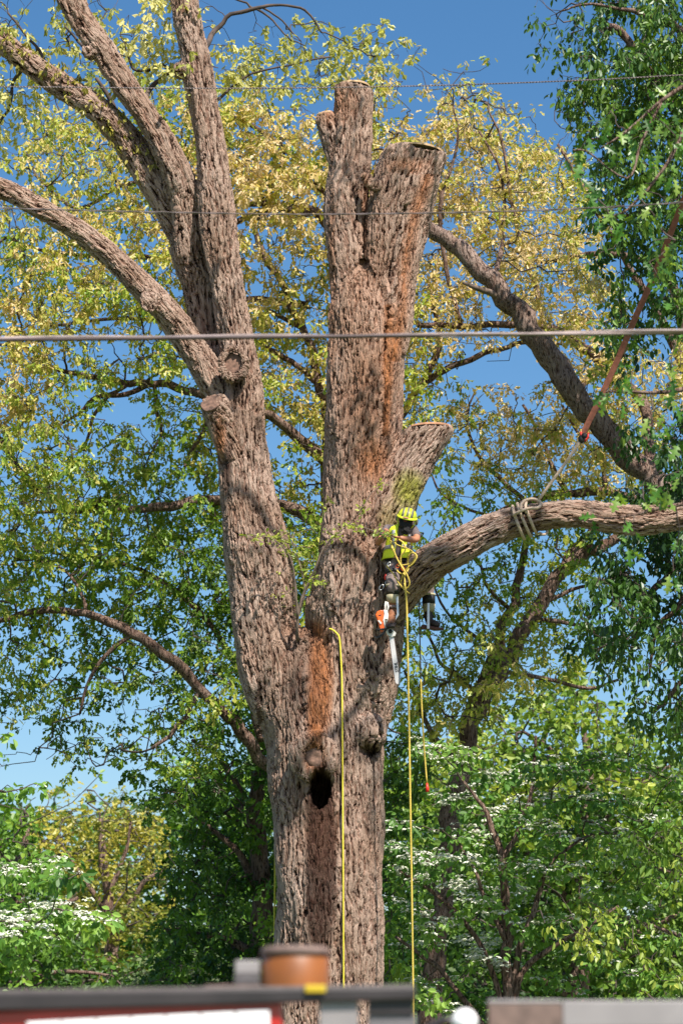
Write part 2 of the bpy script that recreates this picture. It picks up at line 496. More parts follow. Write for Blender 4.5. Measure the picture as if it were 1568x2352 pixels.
    push += 0.07 * sm(np.clip(ell(722, 1738, 23, 27) * 1.6, 0, 1))
    push += 0.12 * sm(np.clip(ell(730, 1510, 34, 100) * 1.3, 0, 1))
    push += 0.10 * sm(np.clip(ell(848, 1900 - 190, 26, 46) * 1.5, 0, 1)) * 0
    push += 0.11 * sm(poly([(930, 470), (905, 560), (892, 640), (898, 700), (884, 780), (880, 900), (876, 1000)], 7))
    push += 0.07 * sm(poly([(700, 1470), (694, 1560), (700, 1680)], 7))
    push += 0.09 * sm(poly([(838, 425), (836, 520), (832, 600)], 9))
    push += 0.06 * sm(poly([(860, 1560), (858, 1700), (852, 1860)], 8))
    push += 0.05 * sm(poly([(768, 1850), (772, 2100), (776, 2352)], 5))
    push += 0.20 * sm(np.clip(ell(850, 1722, 22, 18) * 1.5, 0, 1))
    push += 0.22 * sm(np.clip(ell(402, 528, 18, 15) * 1.6, 0, 1))
    co2 = co.copy(); co2[:, 1] += np.where(front, push, 0)
    # slow swelling and dents along the grain
    me.vertices.foreach_set('co', co2.ravel())
    me.update()
    nr = np.empty(n * 3, dtype=np.float32); me.vertices.foreach_get('normal', nr); nr = nr.reshape(-1, 3)
    g = gr
    def waves(sx, sz, seed):
        out = np.zeros(n); rr = np.random.default_rng(seed)
        for _ in range(14):
            k = rr.normal(size=3); k /= np.linalg.norm(k)
            f = rr.uniform(.6, 1.5)
            out += np.sin(f * (g[:, 0] * k[0] * sx + g[:, 1] * k[1] * sx + g[:, 2] * k[2] * sz) + rr.uniform(0, 6.28))
        return out / 14
    co2 += nr * (0.07 * waves(7, 1.6, 1) + 0.05 * waves(22, 3.5, 2))[:, None]
    me.vertices.foreach_set('co', co2.ravel()); me.update()
    a = me.attributes.new('bark', 'FLOAT_VECTOR', 'POINT'); a.data.foreach_set('vector', gr.astype(np.float32).ravel())
    W = np.zeros((n, 4), dtype=np.float32); W[:, 3] = 1
    # exposed reddish wood, lichen, dark stains and painted-in shade
    W[:, 0] = np.clip(1.2 * ell(735, 1560, 34, 150) ** .7 + .9 * ell(722, 1660, 22, 90) + .8 * poly([(985, 400), (950, 500), (930, 600), (925, 700), (900, 830)], 22)
                      + .9 * poly([(893, 700), (888, 850), (885, 1000)], 16) + .55 * ell(855, 1060, 50, 60) + .5 * ell(765, 660, 12, 300) + .5 * ell(838, 500, 14, 140) + .5 * ell(740, 1900, 45, 130) + .9 * ell(505, 1010, 18, 70)
                      + .8 * ell(722, 1740, 36, 42) + .5 * ell(700, 1445, 60, 26) + .55 * ell(765, 240, 60, 60) + .35 * ell(850, 900, 90, 500) + .5 * ell(940, 380, 70, 24), 0, 1)
    W[:, 1] = np.clip(1.1 * ell(938, 1125, 44, 55) + .4 * ell(900, 1190, 40, 50), 0, 1)
    W[:, 2] = np.clip(1.45 * ell(738, 1970, 40, 240) ** .6 + .55 * ell(700, 1560, 60, 160) + .8 * poly([(846, 620), (838, 500), (842, 430)], 14) + 1.3 * ell(735, 1812, 34, 58) + .8 * ell(722, 1738, 22, 25) + 1.0 * ell(848, 1728, 24, 26) + 1.0 * ell(524, 1075, 14, 85) + .9 * ell(545, 890, 14, 40) + .8 * poly([(905, 560), (884, 780), (880, 1000)], 6)  # includes painted shadows below both knobs, beside the cut lip, in hollows
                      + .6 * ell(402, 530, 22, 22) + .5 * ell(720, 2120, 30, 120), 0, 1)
    c = me.color_attributes.new('wear', 'FLOAT_COLOR', 'POINT'); c.data.foreach_set('color', W.ravel())
    me.materials.clear()
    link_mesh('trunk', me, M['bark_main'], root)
    return root, S

oak, OAKS = build_main_tree()

M['fresh_wood'] = plain('freshly_sawn_wood', (0.62, 0.40, 0.22), 0.8, var=0.25, scale=14, bump=0.3)
M['old_cut'] = plain('old_sawn_wood', (0.17, 0.095, 0.065), 0.9, var=0.5, scale=22, bump=0.6)

def cut_face(key, mat, off=0.012, grow=1.02, label=None):
    pts, rads = OAKS[key]
    T = (pts[-1] - pts[-2]).normalized(); Nn = CUTN[key]
    fr = frames(pts)[-1]
    bm = bmesh.new()
    cs = []
    for ring, (f, z) in enumerate(((1.0, -0.02), (1.0, 0.0), (0.97, 0.008), (0.55, 0.006), (0.2, 0.009))):
        row = []
        for k in range(40):
            a = 2 * math.pi * k / 40
            rr = rads[-1] * grow * f * (1 + 0.05 * mnoise.noise(Vector((math.cos(a) * 1.5, math.sin(a) * 1.5, ring * .3))))
            q = pts[-1] + fr[1] * math.cos(a) * rr + fr[2] * math.sin(a) * rr
            q = q - T * ((q - pts[-1]).dot(Nn) / T.dot(Nn)) + Nn * (off + z)
            row.append(bm.verts.new(q))
        cs.append(row)
    for r0, r1 in zip(cs[:-1], cs[1:]):
        for k in range(40):
            bm.faces.new((r0[k], r0[(k + 1) % 40], r1[(k + 1) % 40], r1[k]))
    bm.faces.new(cs[-1])
    o = bm_obj('cut_face', bm, mat, oak, smooth=False)
    if label: o['label'] = label

cut_face('spar_left', M['fresh_wood'], grow=0.97, off=.035)
cut_face('spar_right', M['fresh_wood'], grow=0.99, off=.035)
cut_face('side_stub', M['fresh_wood'], grow=0.9, off=.03)
cut_face('flare_stub', plain('reddish_fresh_wood', (0.50, 0.24, 0.13), .8, var=.25, scale=14, bump=.3), grow=1.0, off=.035)
cut_face('knob_a', M['old_cut'], grow=0.86, off=.035, label='dark weathered cut on the knob of the left stem')
cut_face('knob_b', M['old_cut'], grow=0.80, off=.045, label='dark weathered cut low on the left stem')
bm = bmesh.new()
add_ball(bm, P(722, 1740, YT - .80), (.13, .045, .145), sub=4)
for v in bm.verts:
    v.co += Vector((0, 1, 0)) * .03 * mnoise.noise(v.co * 9) + Vector((mnoise.noise(v.co * 14), 0, mnoise.noise(v.co * 14 + Vector((5, 0, 0))))) * .02
bm_obj('dead_knot', bm, M['old_cut'], oak)
# pale slab of wood left standing at the edge of the right spar's cut
bm = bmesh.new()
add_box(bm, P(905, 354, YT - .1), (0.16, 0.12, 0.045), Matrix.Rotation(R(8), 3, 'Y'), 0.012)
o = bm_obj('wood_slab', bm, plain('pale_split_wood', (0.78, 0.52, 0.36), 0.7, var=.1), oak)

# ------------------------------------------------------------------ foliage machinery
def tmpl_oak():
    h = [(0, 0), (.26, .20), (.42, .07), (.68, .27), (1, 0)]
    V = []; F = []
    for sgn in (1, -1):
        b = len(V)
        for (a, w) in h:
            V.append((a, sgn * w, .35 * w - .22 * a * a))
        tri = [(0, 1, 2), (0, 2, 4), (2, 3, 4)]
        for t in tri:
            F.append([b + q for q in (t if sgn > 0 else t[::-1])])
    return np.array(V), np.array(F)

def tmpl_ellipse(w=.25):
    h = [(0, 0), (.28, w * .85), (.65, w * .9), (1, 0)]
    V = []; F = []
    for sgn in (1, -1):
        b = len(V)
        for (a, q) in h:
            V.append((a, sgn * q, .30 * q - .18 * a * a))
        for t in ((0, 1, 2), (0, 2, 3)):
            F.append([b + q for q in (t if sgn > 0 else t[::-1])])
    return np.array(V), np.array(F)

OAKLEAF = tmpl_oak(); ELL = tmpl_ellipse(.24); BROAD = tmpl_ellipse(.34)

def unit(a):
    return a / np.maximum(np.linalg.norm(a, axis=1, keepdims=True), 1e-9)

def leaves_mesh(name, pos, dirs, ups, length, tint, tmpl):
    TV, TF = tmpl
    n = len(pos); k = len(TV)
    d = unit(dirs); s = unit(np.cross(ups, d)); u = np.cross(d, s)
    l = length[:, None, None]
    V = pos[:, None, :] + l * (TV[None, :, 0:1] * d[:, None, :] + TV[None, :, 1:2] * s[:, None, :] + TV[None, :, 2:3] * u[:, None, :])
    F = TF[None, :, :] + (np.arange(n) * k)[:, None, None]
    me = np_mesh(name, V.reshape(-1, 3), F.reshape(-1, TF.shape[1]))
    a = me.attributes.new('tint', 'FLOAT', 'POINT')
    a.data.foreach_set('value', np.repeat(tint, k).astype(np.float32))
    return me

def tufts(centres, n_leaf, spread, length, tint, droop=0.5, tint_var=0.12, face=0.55):
    """leaves radiating from each tuft centre -> arrays"""
    m = len(centres)
    c = np.repeat(centres, n_leaf, axis=0); N = len(c)
    az = rng.uniform(0, 2 * np.pi, N)
    el = rng.normal(-droop, .45, N)
    d = np.stack([np.cos(az) * np.cos(el), np.sin(az) * np.cos(el), np.sin(el)], 1)
    up = unit(rng.normal(0, face * 1.15, (N, 3)) + np.array([.12, -.40, .75]))
    pos = c + d * spread * rng.uniform(0.0, 1.0, (N, 1)) + rng.normal(0, spread * .35, (N, 3))
    ln = np.repeat(length, n_leaf) * rng.uniform(.65, 1.2, N)
    tv = np.clip(np.repeat(tint, n_leaf) + rng.normal(0, tint_var, N), 0, 1)
    return pos, d, up, ln, tv

def edge_tubes(A, B, ra, rb, sides=4):
    """tapered prisms for many twig segments at once -> V, F"""
    n = len(A)
    t = unit(B - A)
    ref = np.where(np.abs(t[:, 2:3]) > .9, np.array([[1., 0, 0]]), np.array([[0, 0, 1.]]))
    u = unit(np.cross(ref, t)); w = np.cross(t, u)
    V = np.empty((n, 2 * sides, 3)); F = []
    for k in range(sides):
        a = 2 * math.pi * k / sides
        o = math.cos(a) * u + math.sin(a) * w
        V[:, k] = A + o * ra[:, None]
        V[:, sides + k] = B + o * rb[:, None]
        k2 = (k + 1) % sides
        F.append((k, k2, sides + k2, sides + k))
    F = np.array(F)[None] + (np.arange(n) * 2 * sides)[:, None, None]
    return V.reshape(-1, 3), F.reshape(-1, 4)

def grow(skel, targets, wander=.12, tip_r=.006, expo=.42, maxr=.05):
    """join every target to the skeleton through its neighbours; returns nodes, parents, radii"""
    S = np.array(skel); T = np.array(targets)
    ns = len(S); n = len(T)
    nodes = np.vstack([S, T]); par = np.full(ns + n, -1)
    plen = np.zeros(ns + n)
    bd = np.full(n, 1e9); bi = np.zeros(n, int)
    for i in range(0, ns):
        d = np.linalg.norm(T - S[i], axis=1)
        w = d < bd; bd[w] = d[w]; bi[w] = i
    done = np.zeros(n, bool); order = []
    cost = bd.copy()
    for _ in range(n):
        j = int(np.argmin(np.where(done, 1e9, cost)))
        done[j] = True; par[ns + j] = bi[j]
        plen[ns + j] = plen[bi[j]] + np.linalg.norm(T[j] - nodes[bi[j]])
        order.append(ns + j)
        d = np.linalg.norm(T - T[j], axis=1)
        c = d + .25 * plen[ns + j]
        w = (c < cost) & ~done
        cost[w] = c[w]; bi[w] = ns + j
    cnt = np.ones(ns + n)
    for j in reversed(order):
        cnt[par[j]] += cnt[j]
    rad = np.minimum(tip_r * cnt ** expo, maxr)
    return nodes, par, rad, order

def twig_mesh(name, nodes, par, rad, order, bend=.10):
    A = []; B = []; ra = []; rb = []
    for j in order:
        p = par[j]
        a, b = nodes[p], nodes[j]
        L = np.linalg.norm(b - a)
        r1 = rad[j]; r0 = min(rad[p], rad[j] * 1.35)
        k = 3
        mids = [a]
        off = rng.normal(0, bend * L, 3); off2 = rng.normal(0, bend * L, 3)
        mids.append(a + (b - a) / 3 + off); mids.append(a + (b - a) * 2 / 3 + off2 + off * .3); mids.append(b)
        for q in range(k):
            A.append(mids[q]); B.append(mids[q + 1])
            ra.append(r0 + (r1 - r0) * q / k); rb.append(r0 + (r1 - r0) * (q + 1) / k)
    V, F = edge_tubes(np.array(A), np.array(B), np.array(ra), np.array(rb), 4)
    return V, F

def limb_mesh(spec, bm, n=4, sides=9, seed=0.0):
    """irregular tapering limb from sheet-coordinate control points; returns sampled points for twigs to grow from"""
    s = spline(spec, n)
    pts = []; rads = []
    for i, q in enumerate(s):
        m = pxm(q[3], q[1])
        p = P(q[0], q[1], q[3])
        k = min(1.0, i / 3)
        w = Vector((mnoise.noise(Vector((i * .45, seed, 1))), mnoise.noise(Vector((i * .45, seed, 7))), mnoise.noise(Vector((i * .45, seed, 13)))))
        pts.append(p + w * min(q[2], 9 + q[2] * .25) * m * 1.1 * k); rads.append(max(.008, q[2] * m * (1 + .12 * mnoise.noise(Vector((i * .9, seed, 3))))))
    add_tube(bm, pts, rads, sides=sides, lobes=.2, seed=seed)
    return pts

def finish_limbs(name, bm, mat, parent):
    """the limbs of one tree, with a grain coordinate for the bark"""
    o = bm_obj(name, bm, mat, parent)
    me = o.data
    n = len(me.vertices)
    co = np.empty(n * 3, dtype=np.float32); me.vertices.foreach_get('co', co); co = co.reshape(-1, 3)
    a = me.attributes.new('bark', 'FLOAT_VECTOR', 'POINT'); a.data.foreach_set('vector', co.ravel())
    return o

# how thickly leafed each 49-unit square of the sheet is (0 bare .. 9 dense), top to bottom
DENS = """
43534157730000000000000001226888
55534556620234554410000003437999
66543578836877888863000003468999
46654366777887666520212000368999
77566547877850344840766200489999
67854678889983655861898720368999
56886688889999988875999975347899
47887788889999999876889999757888
34556778888999999988899999877788
54558878877888888888899999877678
76678877877777777777788877767788
68888777887777778887688877877787
78888777676645667776577777788677
78888887677666657777886677888777
88887877777877777788886667888766
88764356677877767788875456788777
88625367535677676668531011578778
77766645435677677778510001487878
87545033347667878785454415888778
88653045666656787778777678888888
87525465776544666677417688888888
66776676677651456666556677888888
57888875676654666631346676777888
87777888887777677652454556777888
87778888888888888863432345677888
87788888877888888886524567667888
78888888887888888874225667788888
68888888888888888875456677678888
77667888888888888776466667777888
46565657888888888765456666588877
66667777788888887764456777666777
67745667667788887656667888864456
65464634777888886657777888877336
25664435777888888888888888887667
02465646777888888888888888888888
11143225776788888888888888888888
10001067888788888888888888888888
12335677888888888888888888888888
56888886688888888888888888888888
77888888887888888888888888888888
78888776888888888888888888888888
78888874788888888888888888888888
88888888888888888888888888888888
88888888888888888888888888888888
88888888888888888888888888888888
88888888888888888888888888888888
88888888888888888888888888888888
88888888888888888888888888888888
""".split()
# which tree the leaves belong to
TYPE = """
oooooooooooooooooooeeeeeeeeeeeee
oooooooooooooooooooeeeeeeeeeeeee
oooooooooooooooooooccccceeeeeeee
oooogggoogooooooggggccccceeeeeee
oogggggggggggoooggggccccceeeeeee
ogggggggggggggggggggcccccceeeeee
oggggggggggggggggggcccccccceeeee
gggggggggggggggggggccccccccceeee
gggggggggggggggggggccccccccceeee
gggggggggggggggggggccccccccceeee
llggglgggggggggggggccccccccceeee
lllllllllggggggggggccccccccceeee
lllllllllllmmmmmmmmccccccccceeee
llllllllllllmmmmmmmmccccccccceee
llllllllllllmmmmmmmmccccccccceee
llllllllllllmmmmmmmmcccccccceeee
llllllllllllmmmmmmmmmmcccccccecc
llllllllllllmmmmmmmmmmcccccccccc
llllllllllllmmmmmmmmmmcccccccccc
llllllllllllmmmmmmmmmcccccccccce
llllllllllllmmmmmmmmmccccccccece
llllllllllllmmmmmmmmmcccccccccde
llllllllllllmmmmmmmmdddcccccccde
llllllllllllmmmmmmmmdddddddddeee
llllllllllllmmmmmmmmdddddddddeee
llllllllllllmmmmmmmmddddddddeeee
llllllllllllmmmmmmmmddddddddeeee
llllllllllllmmmmmmmmdddddddeeeee
llllllllllllmmmmmmmddddddddeeeee
llllllllllllmmmmmmmddddddddeeeee
llllllllllllmmmmmmmddddddddeeeee
llllllllllllmmmmmmmddddddddjeeee
llllllllllllfffffffddddddjjjeeee
llllllllllfffffffffddddjjjjjjeee
llllllllllffffffffffdjjjjjjjjjje
llllllllllffffffffffjjjjjjjjjjjj
kkkkkkffffffffffffffjjjjjjjjjjjj
kkhhhhhfffffffffffffjjjjjjjjjjjj
kkhhhhhhffffffffffffjjjjjjjjjjjj
kkhhhhhhfffffffffffjjjjjjjjjjjjj
kkhhhhhhfffffffffffjjjjjjjjjjjjj
kkkhhhhhfffffffffffjjjjjjjjjjjjj
kkkhhhhhfffffffffffjjjjjjjjjjjjj
kkkkhhhffffffffffffjjjjjjjjjjjjj
kkkkhhhffffffffffffjjjjjjjjjjjjj
kkkkkkkffffffffffffjjjjjjjjjjjjj
kkkkkkkffffffffffffjjjjjjjjjjjjj
kkkkkkkffffffffffffjjjjjjjjjjjjj
""".split()
for i_, (a_, b_) in enumerate(zip(DENS, TYPE)):
    assert len(a_) == 32 and len(b_) == 32, i_
assert len(DENS) == 48 and len(TYPE) == 48

NT = [0, .4, 1.2, 2.8, 5, 7.5, 10.5, 14, 18, 23]

def smooth_noise(p, f, seed):
    """cheap smooth pseudo-noise in -1..1 on an (n,3) array"""
    r = np.random.default_rng(seed); out = np.zeros(len(p))
    for _ in range(8):
        k = r.normal(size=3); k *= f / np.linalg.norm(k) * r.uniform(.6, 1.6)
        out += np.sin(p @ k + r.uniform(0, 6.28))
    return out / 3.2

def cells_of(kinds, extra=2):
    out = []
    for r in range(-1, 48):
        for c in range(-extra, 32 + extra):
            rr = min(max(r, 0), 47); cc = min(max(c, 0), 31)
            if TYPE[rr][cc] in kinds and DENS[rr][cc] != '0':
                out.append((r, c, int(DENS[rr][cc]), TYPE[rr][cc]))
    return out

def place_crown(cells, Yfun, spread, amount=1.0, clumps=3, sig=.30):
    """clump nodes and tuft centres in space for a list of cells"""
    targets = []; tc = []; towner = []; kind = []; tdens = []
    for (r, c, dn, ty) in cells:
        ncl = max(1, int(round(clumps * min(1, .35 + dn / 9))))
        base = len(targets)
        cl = []
        for _ in range(ncl):
            u = (c + rng.uniform(-.05, 1.05)) * 49; v = (r + rng.uniform(-.05, 1.05)) * 49
            Y = Yfun(u, v) + rng.normal(0, spread)
            cl.append((u, v, Y)); p = P(u, v, Y)
            targets.append((p.x, p.y, p.z))
        nt = NT[dn] * amount
        nt = int(nt) + (1 if rng.uniform() < nt % 1 else 0)
        for _ in range(nt):
            k = rng.integers(0, ncl); u, v, Y = cl[k]
            p = P(u + rng.normal(0, sig * 49), v + rng.normal(0, sig * 49) + 4, Y + rng.normal(0, .28))
            tc.append((p.x, p.y, p.z)); towner.append(base + k); kind.append(ty); tdens.append(dn)
    return np.array(targets), np.array(tc), np.array(towner), np.array(kind), np.array(tdens)

def crown_tree(root, skel_pts, cells, Yfun, spread, leafmat, twigmat, tmpl, leaf_len, tintfun, amount=1.0, n_leaf=6,
               droop=.5, twig_r=.006, face=.55, tuft_spread=.09, clumps=3, maxr=.05, sig=.30, crown_name='crown', zmin=None, tint_var=.12, expo=.42):
    T, C, own, kind, td = place_crown(cells, Yfun, spread, amount, clumps, sig)
    if zmin is not None:
        k = C[:, 2] > zmin; C, own, kind, td = C[k], own[k], kind[k], td[k]
    if len(T) > 2200:
        raise RuntimeError('too many clumps')
    sk = [tuple(p) for p in skel_pts]
    nodes, par, rad, order = grow(sk, T, tip_r=twig_r, maxr=maxr, expo=expo)
    V1, F1 = twig_mesh('twigs', nodes, par, rad, order)
    A = T[own]; d = C - A
    V2, F2 = edge_tubes(A, A + d * .55 + rng.normal(0, .03, d.shape), np.full(len(A), twig_r * .75), np.full(len(A), twig_r * .6), 4)
    V3, F3 = edge_tubes(A + d * .55, C, np.full(len(A), twig_r * .6), np.full(len(A), twig_r * .4), 4)
    V = np.vstack([V1, V2, V3]); F = np.vstack([F1, F2 + len(V1), F3 + len(V1) + len(V2)])
    tw = link_mesh('twigs', np_mesh('twigs', V, F), twigmat, root)
    tw['kind'] = 'stuff'
    tint = tintfun(C, kind)
    L = np.full(len(C), leaf_len) * rng.uniform(.85, 1.15, len(C))
    pos, dd, up, ln, tv = tufts(C, n_leaf, tuft_spread, L, tint, droop=droop, face=face, tint_var=tint_var)
    cr = link_mesh(crown_name, leaves_mesh(crown_name, pos, dd, up, ln, tv, tmpl), leafmat, root, smooth=False)
    cr['kind'] = 'stuff'
    return cr

GOLD = [(0.0, (0.07, 0.15, 0.016)), (0.33, (0.20, 0.32, 0.028)), (0.60, (0.44, 0.46, 0.07)), (0.85, (0.64, 0.50, 0.16)), (1.0, (0.70, 0.52, 0.28))]
M['leaf_gold'] = leaf_mat('young_oak_leaf', GOLD, trans=.36)
M['leaf_pale'] = leaf_mat('pale_oak_leaf', [(0, (0.17, 0.20, 0.03)), (.5, (0.48, 0.47, 0.12)), (1, (0.78, 0.70, 0.32))], trans=.4)
M['leaf_gloss'] = leaf_mat('glossy_leaf', [(0, (0.018, 0.055, 0.010)), (.5, (0.06, 0.14, 0.018)), (1, (0.20, 0.31, 0.04))], trans=.25, rough=.42, spec=.45)
M['leaf_maple'] = leaf_mat('maple_leaf', [(0, (0.04, 0.10, 0.012)), (.5, (0.14, 0.27, 0.022)), (1, (0.38, 0.48, 0.05))], trans=.35)
M['leaf_far'] = leaf_mat('yellowing_oak_leaf', [(0, (0.10, 0.15, 0.02)), (.5, (0.27, 0.27, 0.035)), (1, (0.46, 0.40, 0.06))], trans=.35)
M['leaf_bright'] = leaf_mat('bright_green_leaf', [(0, (0.03, 0.08, 0.012)), (.5, (0.15, 0.26, 0.03)), (1, (0.48, 0.52, 0.09))], trans=.38)
M['leaf_dogwood'] = leaf_mat('dogwood_leaf', [(0, (0.04, 0.11, 0.018)), (.5, (0.12, 0.26, 0.035)), (1, (0.27, 0.42, 0.07))], trans=.35, rough=.5)
M['petal'] = leaf_mat('white_petal', [(0, (0.62, 0.64, 0.48)), (1, (0.85, 0.84, 0.74))], trans=.2, rough=.6, tcol=(1, 1, .9))

# --- the big tree's own leafy twigs, high on the left
def own_twigs():
    bm = bmesh.new()
    sk = []
    YO = YT + .6
    for i, sp in enumerate((
        [(470, 112, 7, YT + .1), (495, 70, 6, YO), (530, 35, 5, YO), (580, 22, 5, YO), (630, 12, 3.4, YO), (690, 18, 3, YO), (720, 45, 2.4, YO), (738, 75, 1.8, YO)],
        [(578, 24, 3.4, YO), (572, 10, 2.5, YO), (540, -2, 2.4, YO), (510, -20, 2, YO)],
        [(585, 18, 3, YO), (620, 40, 2.4, YO), (650, 75, 2, YO), (668, 90, 1.6, YO), (700, 105, 1.4, YO)],
        [(600, 16, 2.6, YO), (640, 40, 2, YO), (672, 75, 1.6, YO), (692, 95, 1.3, YO)],
        [(330, 235, 7, YT + .2), (345, 205, 6, YO), (372, 180, 5, YO), (395, 165, 3, YO)],
        [(398, 170, 5, YT + .3), (375, 150, 4, YO), (340, 160, 3.5, YO), (308, 160, 3, YO), (295, 130, 2.4, YO)],
        [(120, 180, 6, YT + .2), (100, 130, 4, YO), (60, 80, 3, YO), (20, 30, 2.4, YO)],
        [(60, 150, 6, YT + .2), (30, 190, 4, YO), (25, 240, 3.5, YO), (0, 280, 3, YO), (-30, 330, 2.4, YO)],
        [(206, 120, 5, YT), (180, 95, 3, YO), (150, 60, 2.4, YO)],
        [(245, 270, 8, YT + .3), (262, 250, 6, YO), (245, 215, 5, YO), (222, 180, 4, YO)],
        [(480, 250, 5, YT + .2), (520, 210, 3, YO), (580, 170, 2.6, YO), (660, 150, 2.2, YO), (760, 130, 1.8, YO)])):
        sk += limb_mesh(sp, bm, n=4, sides=7, seed=50 + i)
    finish_limbs('branches', bm, M['twig'], oak)['kind'] = 'stuff'
    L_, _r = OAKS['upper_a']
    C = np.array([tuple(L_[int(rng.integers(8, len(L_)))] + Vector((rng.normal(0, .12), -abs(rng.normal(.1, .08)), rng.normal(.06, .13)))) for _ in range(170)])
    pos, dd, up, ln, tv = tufts(C, 6, .05, np.full(len(C), .085), np.full(len(C), .35), droop=1.1)
    link_mesh('catkins', leaves_mesh('catkins', pos, dd, up, ln, tv, ELL), leaf_mat('catkin_yellow', [(0, (.22, .20, .03)), (1, (.55, .46, .08))], trans=.3), oak, smooth=False)['kind'] = 'stuff'
    def tint(C, kind):
        return np.clip(.55 + .35 * smooth_noise(C, 2.0, 3) - .25 * (C[:, 0] < -3.2), 0, 1)
    crown_tree(oak, sk, cells_of('o', 1), lambda u, v: YT + .9 + .6 * math.sin(u * .01), .45, M['leaf_pale'], M['twig'], OAKLEAF, .125, tint, amount=.62, n_leaf=6,
               droop=.75, twig_r=.0035, clumps=3, maxr=.02, sig=.33, crown_name='foliage', tuft_spread=.07)
own_twigs()

